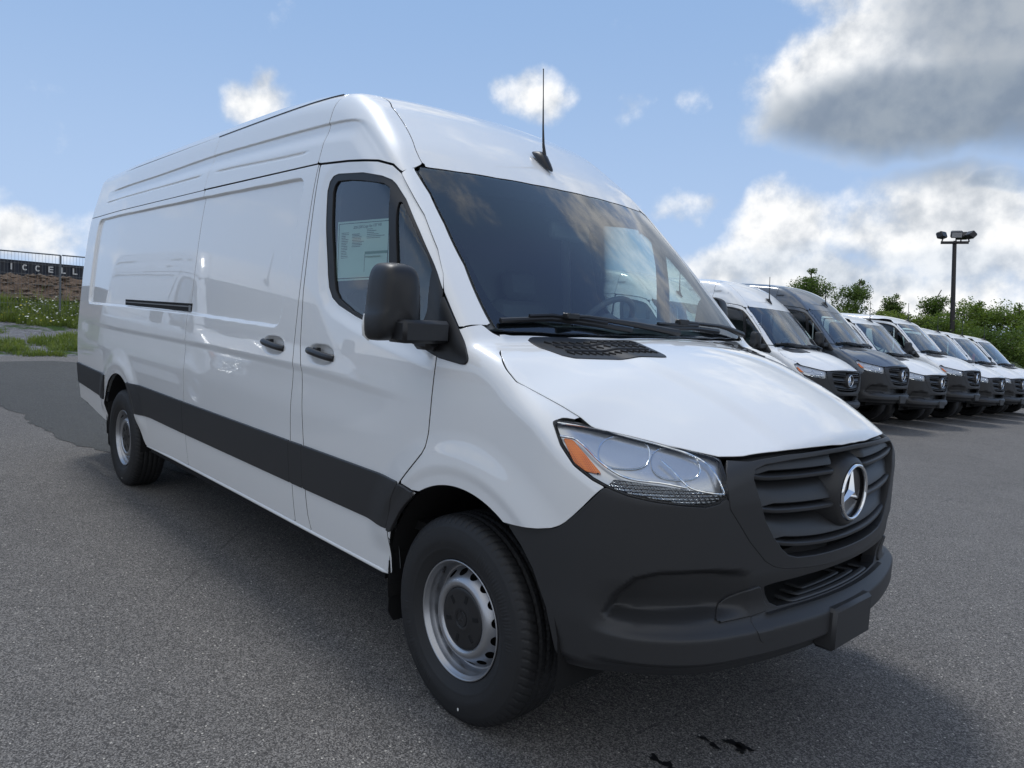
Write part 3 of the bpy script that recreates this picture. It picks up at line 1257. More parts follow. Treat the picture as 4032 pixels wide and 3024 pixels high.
def ys_(x, z):
    x = np.array([float(x)])
    z = np.array([float(z)])
    return float(solve(lambda y: F(x, y, z), np.zeros(1), np.full(1, 1.2))[0])


def smooth2(pts, n=24):
    p = np.array(pts, float)
    s = np.r_[0, np.cumsum(np.linalg.norm(np.diff(p, axis=0), axis=1))]
    t = np.linspace(0, s[-1], n)
    return np.stack([pchip(s, p[:, 0])(t), pchip(s, p[:, 1])(t)], 1)


def p3s(pts, z0):
    """side points (x, z) -> (x, phi) on the skin"""
    return [(x, math.atan2(ys_(x, z), z - z0)) for x, z in pts]


APX = p3s(dense([(-.076, 1.444), (-.130, 1.503), (-.196, 1.577), (-.238, 1.645), (-.317, 1.744), (-.45, 1.888), (-.573, 2.005), (-.646, 2.074)], 6), 1.)
APILLAR = p3([(-.650, .788, 2.110), (-.632, .798, 2.095), (-.52, .797, 1.987), (-.393, .809, 1.853), (-.233, .825, 1.685), (-.065, .844, 1.497), (-.030, .848, 1.463)], 1.)
APILLAR += APX
SEAM = smooth2([(-.655, 2.133), (-.765, 2.241), (-.895, 2.347), (-1.036, 2.45), (-1.204, 2.536), (-1.34, 2.575)])
CAPC = p3([(-.529 - .2 * y * y, y, 2.119) for y in (0, .2, .4, .6, .72)] + [(-.640, .742, 2.122)], 1.) + p3s(dense(SEAM, 2), 1.) + [(-1.34, 0)]
CAPS = [(-1.340, 2.192), (-1.30, 2.187), (-1.042, 2.170), (-.804, 2.146), (-.709, 2.121), (-.652, 2.082), (-.642, 2.104), (-.648, 2.118)] + list(map(tuple, SEAM))
TRIMS = [[(-5.80, .858), (-5.62, .853), (-4.67, .842), (-4.735, .70), (-4.748, .636), (-5.64, .668), (-5.79, .674)],
         [(-4.06, .845), (-3.75, .850), (-2.856, .841), (-2.856, .634), (-3.55, .642), (-3.90, .630), (-3.915, .645), (-3.98, .752)],
         [(-2.852, .841), (-1.330, .831), (-1.330, .624), (-2.852, .634)],
         [(-1.326, .831), (-1.192, .831), (-1.190, .623), (-1.326, .624)],
         [(-1.187, .831), (-.34, .826), (-.385, .75), (-.415, .66), (-.424, .621), (-1.187, .623)],
         [(-.336, .822), (-.262, .807)] + arc(.03, .40, .477, 121, 153.5, 12) + [(-.424, .610), (-.411, .66), (-.381, .75)]]


# ---------------------------------------------------------------- wheel
def build_wheel(lod, parent, loc, side):
    """side -1 = right of the van (outer face towards -y)"""
    s = side
    cz = .373
    rad = .387
    # tyre, y measured from the wheel's mid plane outwards
    prof = [(.213, .083), (.222, .094), (.240, .105), (.268, .118), (.300, .1235), (.330, .120), (.352, .113), (.366, .105), (.376, .096),
            (.382, .086), (.3855, .07), (.387, .045), (.3875, .0), (.387, -.045), (.3855, -.07), (.382, -.086), (.366, -.105), (.33, -.12), (.28, -.12), (.22, -.094)]
    if lod == 0:
        pr = np.array(prof)
        # resample
        seg = np.r_[0, np.cumsum(np.linalg.norm(np.diff(pr, axis=0), axis=1))]
        tt = np.linspace(0, seg[-1], 110)
        pr = np.stack([pchip(seg, pr[:, 0])(tt), pchip(seg, pr[:, 1])(tt)], 1)
        n = 540
    else:
        pr = np.array(prof)
        n = 48
    V, Fq = lathe(pr, n)
    k = len(pr)
    A = np.arctan2(V[:, 2], V[:, 0])
    rr = np.hypot(V[:, 0], V[:, 2])
    h = V[:, 1]
    dr = np.zeros(len(V))
    if lod == 0:
        tread = sstep(.374, .381, rr)
        circ = A * .387
        for g0 in (-.052, -.018, .018, .052):
            zig = g0 + .0015 * np.sin(A * 70)
            dr += .008 * (1 - sstep(.0028, .0062, np.abs(h - zig))) * tread
        ph = (circ / .034 + .35 * np.sin(h * 40)) % 1
        lat = (1 - sstep(.05, .10, np.abs(ph - .5))) * sstep(.052, .060, np.abs(h)) * (1 - sstep(.112, .116, np.abs(h))) * sstep(.357, .366, rr)
        dr += .006 * lat
        ph2 = (circ / .017 + .9 * np.sin(h * 55)) % 1
        dr += .0028 * (1 - sstep(.05, .11, np.abs(ph2 - .5))) * (1 - sstep(.05, .056, np.abs(h))) * tread
        # sidewall rings and raised lettering blocks
        sw = (h > .09)
        dr -= 0
        hb = np.zeros(len(V))
        hb += .0016 * (1 - sstep(.0015, .003, np.abs(rr - .345))) * sw
        hb += .0014 * (1 - sstep(.001, .0025, np.abs(rr - .262))) * sw
        blk = ((A * 30) % 1)
        word = ((A % (math.pi)) < 1.15)
        hb += .0014 * sw * word * (1 - sstep(.017, .020, np.abs(rr - .303))) * ((blk > .18) & (np.sin(A * 190) > -.55))
        rub = ((A % (math.pi)) > 1.9) & ((A % math.pi) < 2.6)
        hb += .0010 * sw * rub * (1 - sstep(.008, .010, np.abs(rr - .292))) * (np.sin(A * 260) > -.2)
        V[:, 1] += hb
        # squash at the ground
    f = (rr - dr) / np.maximum(rr, 1e-9)
    V[:, 0] *= f
    V[:, 2] *= f
    low = V[:, 2] < -cz + .001
    V[:, 2] = np.where(low, -cz + .001, V[:, 2])
    Vt = V.copy()
    Vt[:, 1] *= s
    ymid = .867 * s
    # rim
    rp = [(.2205, .094), (.2215, .0975), (.2200, .1005), (.2165, .1005), (.2135, .097), (.2115, .089), (.2060, .084), (.2040, .078), (.2035, .068),
          (.1990, .062), (.1960, .052), (.1940, .038), (.1930, .030)]
    disc = [(.1930, .030), (.1885, .0285), (.184, .032), (.178, .041), (.171, .052), (.163, .063), (.155, .073), (.148, .080), (.141, .0845), (.134, .0865), (.127, .0860), (.121, .083), (.1165, .078), (.112, .070)]
    nn = 256 if lod == 0 else 40
    V1, F1 = lathe(rp, nn)
    if lod == 0:
        # disc with round holes, cut in (angle, profile length) space
        dp = np.array(disc)
        seg = np.r_[0, np.cumsum(np.linalg.norm(np.diff(dp, axis=0), axis=1))]
        fr, fh = pchip(seg, dp[:, 0]), pchip(seg, dp[:, 1])
        na, nb = 320, 46
        a = np.linspace(0, 2 * math.pi, na + 1)
        b = np.linspace(0, seg[-1], nb)
        GA, GB = np.meshgrid(a, b, indexing='ij')
        P2 = np.stack([GA.ravel(), GB.ravel()], 1)
        i, j = np.meshgrid(np.arange(na), np.arange(nb - 1), indexing='ij')
        q = (i * nb + j).ravel()
        T = np.concatenate([np.stack([q, q + nb, q + nb + 1], 1), np.stack([q, q + nb + 1, q + 1], 1)])
        sc_ = .170
        hc = seg[4] + .004
        hole = np.full(len(P2), 9.)
        for m_ in range(16):
            ca = 2 * math.pi * (m_ + .5) / 16
            hole = np.minimum(hole, np.sqrt(((P2[:, 0] - ca) * sc_ / 1.0) ** 2 + ((P2[:, 1] - hc) / 1.05) ** 2) - .0185)
        P2, T, cut = clip(P2, T, -hole)
        r_, h_ = fr(P2[:, 1]), fh(P2[:, 1])
        V2 = np.stack([r_ * np.cos(P2[:, 0]), h_, r_ * np.sin(P2[:, 0])], 1)
    else:
        V2, F2 = lathe(disc, nn)
        T = np.concatenate([F2[:, [0, 1, 2]], F2[:, [0, 2, 3]]])
    F1t = np.concatenate([F1[:, [0, 1, 2]], F1[:, [0, 2, 3]]])
    # wheel well behind the disc
    VR = np.concatenate([V1, V2])
    TR = np.concatenate([F1t, T + len(V1)])
    VR[:, 1] *= s
    if s < 0:
        pass
    rim = mesh_obj('wheel', VR, TR, 'rim_silver', parent, True)
    rim.location = (loc[0], ymid, cz + loc[1])
    tyre = mesh_obj('tyre', Vt, Fq, 'tyre_rubber', rim, True)
    bv, bf = lathe([(.2, -.09), (.198, .02), (.1, .015), (.0001, .015)], 40)
    bv[:, 1] *= s
    mesh_obj('brake_drum', bv, bf, 'dark_void', rim, True)
    # centre cap
    cp = [(.1155, .066), (.1150, .0775), (.112, .0800), (.100, .0808), (.06, .0815), (.044, .0835), (.036, .0850), (.0335, .0835), (.030, .0828), (.0001, .0830)]
    cv, cf = lathe(cp, 96 if lod == 0 else 24)
    cv[:, 1] *= s
    cap = mesh_obj('hub_cap', cv, cf, 'cap_black', rim, True)
    if lod == 0:
        mb = MB()
        for m_ in range(6):
            a = 2 * math.pi * (m_ + .25) / 6
            rot = np.array([[math.cos(a), 0, -math.sin(a)], [0, 1, 0], [math.sin(a), 0, math.cos(a)]])
            mb.box(rot @ np.array([.080, .0805 * s, 0]), (.016, .0022, .0085), rot, .0015)
        mb.build('cap_slot', 'dark_void', rim)
        mb = MB()
        pts = [(.028 * math.cos(t), .0838 * s, .028 * math.sin(t)) for t in np.linspace(0, 2 * math.pi, 33)]
        mb.tube(pts, .0016, 6, False)
        star_arms(mb, (0, .0832 * s, 0), .027, .0045, .0022 * s, lambda u, v, d: (u, d, v))
        mb.build('cap_star', 'cap_black', rim, False)
        mb = MB()
        a = R(128)
        mb.tube([(.203 * math.cos(a), .07 * s, .203 * math.sin(a)), (.185 * math.cos(a), .088 * s, .185 * math.sin(a))], .0045, 8)
        mb.build('valve', 'black_plastic', rim, True)
        mb = MB()
        a = R(-80)
        v_, f_ = [], []
        for t in np.linspace(0, 2 * math.pi, 16, endpoint=False):
            v_.append((.318 * math.cos(a) + .0045 * math.cos(t), .1252 * s, .318 * math.sin(a) + .0065 * math.sin(t)))
        mb.add(v_, [tuple(range(16))])
        mb.build('balance_mark', 'white_stencil', rim)
    return rim


def star_arms(mb, c, Rr, wid, hgt, mp):
    """three pointed arms, raised ridge"""
    cx, cy, cz = c
    for k in range(3):
        a = math.pi / 2 + k * 2 * math.pi / 3
        al, ar = a + math.pi / 3, a - math.pi / 3
        tip = (Rr * math.cos(a), Rr * math.sin(a))
        l = (wid * 2.0 * math.cos(al), wid * 2.0 * math.sin(al))
        r = (wid * 2.0 * math.cos(ar), wid * 2.0 * math.sin(ar))

        def q(p, d):
            x, y, z = mp(p[0], p[1], d)
            return (cx + x, cy + y, cz + z)
        V = [q((0, 0), hgt), q(l, 0), q(tip, 0), q(r, 0)]
        mb.add(V, [(0, 1, 2), (0, 2, 3)])
    return mb


# ---------------------------------------------------------------- the van
def build_van(lod, high, name):
    ZCUR[0] = ZC_HIGH if high else ZC_LOW
    root = empty(name)
    st = .011 if lod == 0 else .035
    fl = .014 if lod == 0 else .02
    det = lod == 0
    gp = .0043 if lod == 0 else .005
    D = side_disp(det, high)
    SIDE = patch_side(D)
    POL1 = patch_pol(1.0)
    POLH = patch_pol(.6)
    CYL = patch_cyl(bumper_disp)
    CYL0 = patch_cyl()
    nrm = lod == 0
    kw = dict(step=st, gap=gp, flange=fl, normals=True)
    hz = [(h[1] - .06, h[1] + .06, .0055) for h in HANDLES] if det else []
    hx = [(h[0] - .15, h[0] + .15, .007) for h in HANDLES] if det else []
    fb_body = ([(1.14, 1.25, .006), (1.37, 1.44, .005), (2.12, 2.18, .005), (.6, .9, .009)] + hz) if det else [(1.36, 1.46, .012), (2.1, 2.2, .012)]
    P = 'white_paint'

    parts = {}
    # body sides -----------------------------------------------------
    S = skin(SIDE, REARP, fa=[(-5.9, -5.4, .006), (-2.9, -2.8, .006)] if det else [(-5.9, -5.5, .03)], fb=fb_body, **kw)
    for sd in (-1, 1):
        put('side_panel', S, P, root, sd)
    S = skin(SIDE, SLIDE, fa=hx + [(-1.56, -1.42, .006)] if det else (), fb=fb_body, **kw)
    slide = {}
    for sd in (-1, 1):
        slide[sd] = put('sliding_door', S, P, root, sd)
    if det:
        S = skin(SIDE, BPOST, fb=fb_body, fa=[(-1.4, -1.1, .006)], **kw)
        for sd in (-1, 1):
            put('door_post', S, P, root, sd)
    else:
        S = skin(SIDE, BPOST, **kw)
        for sd in (-1, 1):
            put('door_post', S, P, root, sd)
    S = skin(SIDE, DOOR, holes=[np.array(WIN_OUT)], fa=hx, fb=([(1.30, 1.62, .007)] + fb_body) if det else (), **kw)
    door = {}
    for sd in (-1, 1):
        door[sd] = put('front_door', S, P, root, sd)
    S = skin(SIDE, FENDER, step=.009 if det else .035, gap=gp, flange=.02)
    for sd in (-1, 1):
        put('fender', S, P, root, sd)
    S = skin(SIDE, FLOW, step=.008 if det else .03, gap=gp, flange=.008, lip=.001)
    for sd in (-1, 1):
        put('rear_fender_panel', S, P, root, sd)
    # roof ----------------------------------------------------------
    if high:
        for a, b in ((-5.895, -2.873), (-2.870, -1.345)):
            S = skin(SIDE, [(a, 2.202), (b, 2.197 if b < -2 else 2.190), (b, 2.555), (a, 2.555)], step=st, gap=.0016, flange=fl,
                     fb=[(2.2, 2.56, .0045)] if det else [(2.2, 2.56, .03)])
            for sd in (-1, 1):
                put('roof_side', S, P, root, sd)
        S = skin(POL1, sym([(-5.895, 0), (-5.895, R(26.0)), (-2.9, R(26.0)), (-1.345, R(26.6)), (-1.345, 0)][:4] + [(-1.345, 0)]) if False else
                 [(-5.895, -R(26.1)), (-1.345, -R(26.6)), (-1.345, R(26.6)), (-5.895, R(26.1))], step=.03 if det else .08, gap=.0015, flange=fl)
        put('roof', S, P, root)
        S = skin(SIDE, CAPS, step=.009 if det else .03, gap=.0007, flange=.006, lip=.0008, fb=[(2.14, 2.42, .005)] if det else (), fa=[(-1.1, -.7, .006)] if det else ())
        for sd in (-1, 1):
            put('roof_cap_side', S, P, root, sd)
        S = skin(POL1, sym(CAPC), step=.02 if det else .05, gap=.0006, flange=.006, lip=.0008)
        put('roof_cap', S, P, root)
        if det:
            for sd in (-1, 1):
                mb = MB()
                xs = np.linspace(-2.9, -1.37, 40)
                y = solve(lambda y: F(xs, y, np.full_like(xs, 2.548)), np.zeros_like(xs), np.full_like(xs, 1.2))
                mb.tube([(x, sd * (yy - .002), 2.551) for x, yy in zip(xs, y)], .0045, 6)
                mb.build('roof_rail', 'black_plastic', root, True)
    else:
        # low roof: one roof skin from the gutter over the top
        def gphi(x, z):
            x = np.asarray(x, float)
            y = solve(lambda y: F(x, y, np.full_like(x, z)), np.zeros_like(x), np.full_like(x, 1.2))
            return np.arctan2(y, z - 1.)
        xs = np.linspace(-5.895, -.80, 20)
        half = [(x, p) for x, p in zip(xs, gphi(xs, 2.195 if not det else 2.195))]
        front = p3([(-.709, .862, 2.121), (-.652, .851, 2.082), (-.642, .795, 2.104)], 1.) + p3([(-.529 - .2 * y * y, y, 2.119) for y in (.74, .6, .4, .2, 0)], 1.)
        half = [(-5.895, 0)] + half + front
        S = skin(POL1, sym(half), step=.05, gap=.003, flange=fl)
        put('roof', S, P, root)
    S = skin(POL1, APILLAR, step=.010 if det else .035, gap=.0020, flange=fl)
    for sd in (-1, 1):
        put('windshield_pillar', S, P, root, sd)
    # rear end
    S = skin(patch_rear(), [(-.80, .5), (.80, .5), (.78, 1.9), (.55, 2.50 if high else 2.2), (-.55, 2.50 if high else 2.2), (-.78, 1.9)], step=.05, gap=.0, flange=0)
    put('rear_door', S, P, root)
    # hood -----------------------------------------------------------
    S = skin(POLH, sym(HOOD), step=.011 if det else .03, gap=.0040, flange=.014, lip=.002)
    hood = put('hood', S, P, root)
    # windscreen -----------------------------------------------------
    S = skin(POL1, sym(WSCREEN), step=.03 if det else .07, gap=.0035, flange=.004)
    ws = put('windshield', S, 'windshield_glass', root)
    S = skin(POL1, sym(WSCREEN), holes=[sym(CLEAR)], step=.02 if det else .05, gap=.002, off=-.005, flange=0)
    put('black_border', S, 'frit_black', ws)
    # cowl under the glass
    cow = [(.21, 0), (.19, .3), (.135, .6), (.07, .80), (.02, .87), (-.05, .85), (-.02, .80), (.05, .6), (.10, .3), (.115, 0)]
    mb = MB()
    ys = np.linspace(-.84, .84, 29)
    V = []
    for y in ys:
        x0 = .136 - .2 * y * y
        dz = -.07 * y * y
        V += [(x0 - .05, y, 1.438), (x0 + .01, y, 1.415 + dz), (x0 + .07, y, 1.395 + dz)]
    Fc = []
    for i in range(len(ys) - 1):
        for k in range(2):
            Fc.append((i * 3 + k, i * 3 + k + 1, i * 3 + k + 4, i * 3 + k + 3))
    mb.add(V, Fc).build('cowl', 'black_plastic', root, True)
    # front ------------------------------------------------------------
    bpoly = symt(BUMPER[::-1] + [])  # start at the centre
    full = BUMPER_LOW + BUMPER
    S = skin(CYL, symt(full), holes=[symt(OPEN)], step=.0085 if det else .03, gap=.0022, flange=.05, lip=.003)
    bumper = put('bumper', S, 'dark_plastic', root)
    S = skin(CYL0, symt(SUR_OUT), holes=[symt(SUR_IN)], step=.009 if det else .03, gap=.0015, off=.002, flange=.045, lip=.003)
    grille = put('grille', S, 'grille_plastic', root)
    # behind the grille and the bumper opening
    mb = MB()
    mb.box((.76, 0, .80), (.012, .56, .30))
    mb.box((.70, 0, .50), (.06, .50, .07))
    mb.build('radiator', 'dark_void', root)
    build_grille(grille, lod)
    build_bumper_bits(bumper, lod)
    for sd in (-1, 1):
        build_headlight(root, sd, lod, CYL0)
    # trims --------------------------------------------------------------
    for tpoly in TRIMS:
        S = skin(SIDE, round_poly(tpoly, .008), step=.012 if det else .05, gap=.0014, off=.013, flange=.016, lip=.004 if det else .004)
        for sd in (-1, 1):
            put('trim_strip', S, 'dark_plastic', root, sd)
    # door windows -----------------------------------------------------
    S1 = skin(SIDE, FRAME, holes=[np.array(GLASS1), np.array(GLASS2)], step=.009 if det else .03, gap=.001, off=-.003, flange=.012)
    S2 = skin(SIDE, GLASS1, step=.025 if det else .06, gap=-.004, off=-.012, flange=0)
    S3 = skin(SIDE, GLASS2, step=.025 if det else .06, gap=-.004, off=-.012, flange=0)
    S4 = skin(SIDE, round_poly(SAIL, .015), step=.009 if det else .03, gap=.001, off=.008, flange=.018, lip=.004)
    for sd in (-1, 1):
        d = door[sd]
        put('window_frame', S1, 'seal_and_gap_shade', d, sd)
        put('window_glass', S2, 'door_glass', d, sd)
        put('quarter_glass', S3, 'door_glass', d, sd)
        put('mirror_sail', S4, 'black_plastic', root, sd)
        build_mirror(root, sd, lod)
    if det:
        for sd in (-1, 1):
            build_handle(slide[sd], sd, HANDLES[0])
            build_handle(door[sd], sd, HANDLES[1])
            mb = MB()
            mb.box((-3.56, sd * .9485, 1.441), (.735, .0135, .031))
            mb.build('slide_rail', 'dark_void', root)
            mb = MB()
            mb.box((-3.56, sd * .9605, 1.416), (.73, .004, .003))
            mb.box((-3.56, sd * .9590, 1.452), (.73, .0045, .004))
            mb.box((-2.86, sd * .9590, 1.438), (.018, .005, .022))
            mb.build('rail_edge', 'steel_grey', root)
    # underside ----------------------------------------------------------
    mb = MB()
    mb.box((-2.6, 0, .44), (3.2, .70, .10))
    mb.box((-2.15, 0, .40), (1.60, .93, .045))
    mb.box((-5.3, 0, .52), (.5, .9, .05))
    mb.box((.50, 0, .47), (.28, .70, .04))
    mb.build('underbody', 'dark_void', root)
    for sd in (-1, 1):
        for cx, cz, r in (FARCH, RARCH):
            v = []
            n = 20
            for yy in (.55, .975):
                for t in np.linspace(-10, 190, n):
                    v.append((cx + (r + .012) * math.cos(R(t)), sd * yy, cz + (r + .012) * math.sin(R(t))))
            f = [(i, i + 1, n + i + 1, n + i) for i in range(n - 1)]
            # inner wall
            c0 = len(v)
            v.append((cx, sd * .55, cz))
            f += [(i, i + 1, c0) for i in range(n - 1)]
            MB().add(v, f).build('wheel_liner', 'dark_void', root, True)
        if det:
            mb = MB()
            mb.tube([(-.475, sd * .950, .405), (-.52, sd * .957, .408), (-2.0, sd * .959, .414), (-3.2, sd * .958, .412), (-3.74, sd * .953, .402)], [.004, .011, .011, .011, .009], 10)
            mb.build('sill_edge', P, root, True)
        # mud flaps
        for cx, x0 in ((0, -.455), (-4.325, -4.765)):
            mb = MB()
            pl = [(.70, .20), (.935, .20), (.965, .25), (.975, .60), (.945, .62), (.70, .62)]
            pl = [(sd * a, b) for a, b in pl]
            mb.prism(pl, lambda u, v, d: (d - .06 * (.62 - v), u, v), x0, x0 + .012)
            mb.build('mud_flap', 'mud_flap', root)
    # antenna
    zt = float(solve(lambda z: F(np.array([-.70]), np.array([0.]), z), np.array([1.5]), np.array([2.9]))[0])
    mb = MB()
    sl = math.atan2(.80, 1.) if high else math.atan2(.42, 1.)
    n = 10
    V = []
    for k, (u, hw, hh) in enumerate([(-.085, .002, .0), (-.07, .020, .012), (-.03, .030, .036), (.01, .030, .040), (.05, .025, .026), (.085, .016, .012), (.10, .004, .002)]):
        for j in range(n):
            t = math.pi * j / (n - 1)
            lx, ly, lz = u, hw * math.cos(t), max(hh * math.sin(t) ** .8, 0)
            V.append((-.69 + lx * math.cos(sl) + lz * math.sin(sl) * .8, ly, zt + .004 - lx * math.sin(sl) + lz * math.cos(sl)))
    Fc = [(i * n + j, i * n + j + 1, (i + 1) * n + j + 1, (i + 1) * n + j) for i in range(6) for j in range(n - 1)]
    mb.add(V, Fc)
    xb, zb = -.672, zt + .025
    mb.tube([(xb, 0, zb), (xb - .012, 0, zb + .06), (xb - .02, 0, zb + .14), (xb - .031, 0, zb + .30), (xb - .040, 0, zb + .425), (xb - .041, 0, zb + .43)],
            [.011, .0065, .0045, .0026, .0026, .0036] if det else [.013, .011, .008, .006, .006, .006], 8)
    mb.build('antenna', 'black_plastic', root, True)
    build_wipers(ws, lod)
    build_interior(root, lod, door, SIDE, POL1, high)
    return root, hood, door


def build_grille(grille, lod):
    """three louvred bars each side of the emblem"""
    nY = 34 if lod == 0 else 8
    ends = pchip([.745, .757, .793, .9, 1.039, 1.083, 1.11], [.30, .335, .401, .49, .55, .54, .53])
    rows = [pchip([0, .075, .265, .419, .487, .56], [1.022, 1.024, 1.025, 1.027, 1.030, 1.043]),
            pchip([0, .076, .26, .416, .503, .56], [.907, .909, .913, .920, .932, .945]),
            pchip([0, .148, .326, .424, .5], [.784, .787, .800, .817, .84])]
    lou = [(-.075, .098), (-.060, .092), (-.040, .076), (-.022, .054), (-.013, .036), (-.010, .026), (-.014, .022), (-.04, .020)]
    bar = [(-.05, .012), (-.008, .0105), (-.001, .0075), (.001, .005), (.001, -.003), (-.001, -.0055), (-.010, -.008), (-.05, -.009)]
    if lod:
        lou = [lou[i] for i in (0, 3, 5)]
        bar = [bar[i] for i in (0, 2, 5, 7)]
    for k, zf in enumerate(rows):
        for nm, prof, y0 in (('grille_louvre', lou, .0), ('grille_bar', bar, 0)):
            z_mid = float(zf(.45))
            ye = float(ends(z_mid + (.03 if nm == 'grille_louvre' else 0))) + .012
            ys = np.linspace(-ye, ye, nY * 2 + 1)
            V = []
            for y in ys:
                a = abs(y)
                z = float(zf(a))
                x = float(XC(np.array(z))) - .25 * a * a - .008
                # the bars sink into the hub behind the emblem
                dip = .03 * (1 - float(sstep(.095, .125, np.array(a)))) if k < 2 else .0
                edge = .0 if nm == 'grille_bar' else .016 * float(sstep(ye - .11, ye - .03, np.array(a)))
                for dx, dz in prof:
                    zz = z + dz - edge * (dz < .05)
                    if k == 0 and dz > .03:
                        xx_ = x + dx - dip
                        zz = min(zz, float(HH(np.array(xx_))) - float(HD(np.array(xx_))) * a * a - .035)
                    V.append((x + dx - dip, y, zz))
            m = len(prof)
            Fc = [(i * m + j, i * m + j + 1, (i + 1) * m + j + 1, (i + 1) * m + j) for i in range(len(ys) - 1) for j in range(m - 1)]
            MB().add(V, Fc).build(nm, 'grille_plastic', grille, True)
    # hub and emblem
    n = 48 if lod == 0 else 20
    c = np.array([.980, 0, .943])
    hub, hf = lathe([(.150, -.075), (.135, -.035), (.122, -.012), (.112, -.002), (.104, .001), (.100, -.002)], n)
    hub = np.stack([c[0] + hub[:, 1], hub[:, 0], c[2] + hub[:, 2]], 1)
    MB().add(hub, hf.tolist()).build('emblem_hub', 'grille_plastic', grille, True)
    dv, df = lathe([(.102, -.003), (.09, -.012), (.0001, -.012)], n)
    MB().add(np.stack([c[0] + dv[:, 1], dv[:, 0], c[2] + dv[:, 2]], 1), df.tolist()).build('emblem_disc', 'black_paint', grille, True)
    mb = MB()
    tv, tf = lathe([(.0945 + .0065 * math.cos(t), .004 + .007 * math.sin(t)) for t in np.linspace(0, 2 * math.pi, 9)], n)
    mb.add(np.stack([c[0] + tv[:, 1], tv[:, 0], c[2] + tv[:, 2]], 1), tf.tolist())
    star_arms(mb, (c[0] - .010, 0, c[2]), .0925, .0095, .016, lambda u, v, d: (d, u, v))
    o = mb.build('star_emblem', 'chrome', grille, False)
    for p in o.data.polygons:
        p.use_smooth = len(p.vertices) == 4


def bx(y, z):
    return float(XC(np.array(float(z)))) - .25 * y * y


def build_bumper_bits(bumper, lod):
    det = lod == 0
    # number plate block
    mb = MB()
    mb.box((.985, 0, .484), (.040, .149, .076), None, .012)
    mb.build('plate_bracket', 'dark_plastic', bumper, True)
    # step inside the opening
    ys = np.linspace(-.44, .44, 33 if det else 9)
    V = []
    for y in ys:
        x = bx(y, .585)
        V += [(x - .010, y, .594 - .25 * max(0, abs(y) - .3) ** 2), (x - .07, y, .588), (x - .20, y, .583), (x - .205, y, .70)]
    Fc = [(i * 4 + j, i * 4 + j + 1, (i + 1) * 4 + j + 1, (i + 1) * 4 + j) for i in range(len(ys) - 1) for j in range(3)]
    MB().add(V, Fc).build('step', 'dark_plastic', bumper, True)
    if det:
        mb = MB()
        for k, (yh, dx) in enumerate(((.290, .020), (.215, .048), (.140, .076))):
            ys = np.linspace(-yh, yh, 25)
            pts = [(bx(y, .585) - dx - .030, y, .596) for y in ys]
            e = [(pts[0][0] - .055, pts[0][1] + .004, .594), (pts[0][0] - .02, pts[0][1] + .0005, .595)]
            e2 = [(pts[-1][0] - .02, pts[-1][1] - .0005, .595), (pts[-1][0] - .055, pts[-1][1] - .004, .594)]
            mb.tube(chaikin(np.array(e + pts + e2), 1, False), .0105, 8, True, 0, .5)
        mb.build('step_pad', 'pad_grey', bumper, True)
        # tow eye cover: a thin outline groove
        for sd in (-1,):
            c = [(th(26.6), .586), (th(24.2), .586), (th(23.6), .575), (th(22.6), .530), (th(22.8), .518), (th(25.2), .514), (th(25.8), .522), (th(26.9), .574)]
            S = skin(patch_cyl(bumper_disp), round_poly(c, .008), step=.006, gap=.0, off=.0022, flange=.008, lip=.001)
            put('tow_cover', S, 'dark_plastic', bumper, sd)
    # cheeks beside the step opening
    S = None
    for sd in (-1, 1):
        c = [(th(34.0), .590), (th(31.1), .646), (th(28.2), .674), (th(25.6), .684), (th(24.9), .66), (th(23.9), .625), (th(22.6), .600), (th(27.), .592)]
        S = S or skin(patch_cyl(bumper_disp), round_poly(c, .01), step=.008 if det else .02, gap=.001, off=.010, flange=.014, lip=.004)
        put('bumper_cheek', S, 'dark_plastic', bumper, sd)


def cyl_pts(CY, pts, off):
    p = np.array(pts, float)
    return CY(p[:, 0], p[:, 1], off)


def smooth_line(pts, n=40):
    p = np.array(pts, float)
    s = np.r_[0, np.cumsum(np.linalg.norm(np.diff(p, axis=0), axis=1))]
    t = np.linspace(0, s[-1], n)
    return np.stack([pchip(s, p[:, 0])(t), pchip(s, p[:, 1])(t)], 1)


HLC = {}


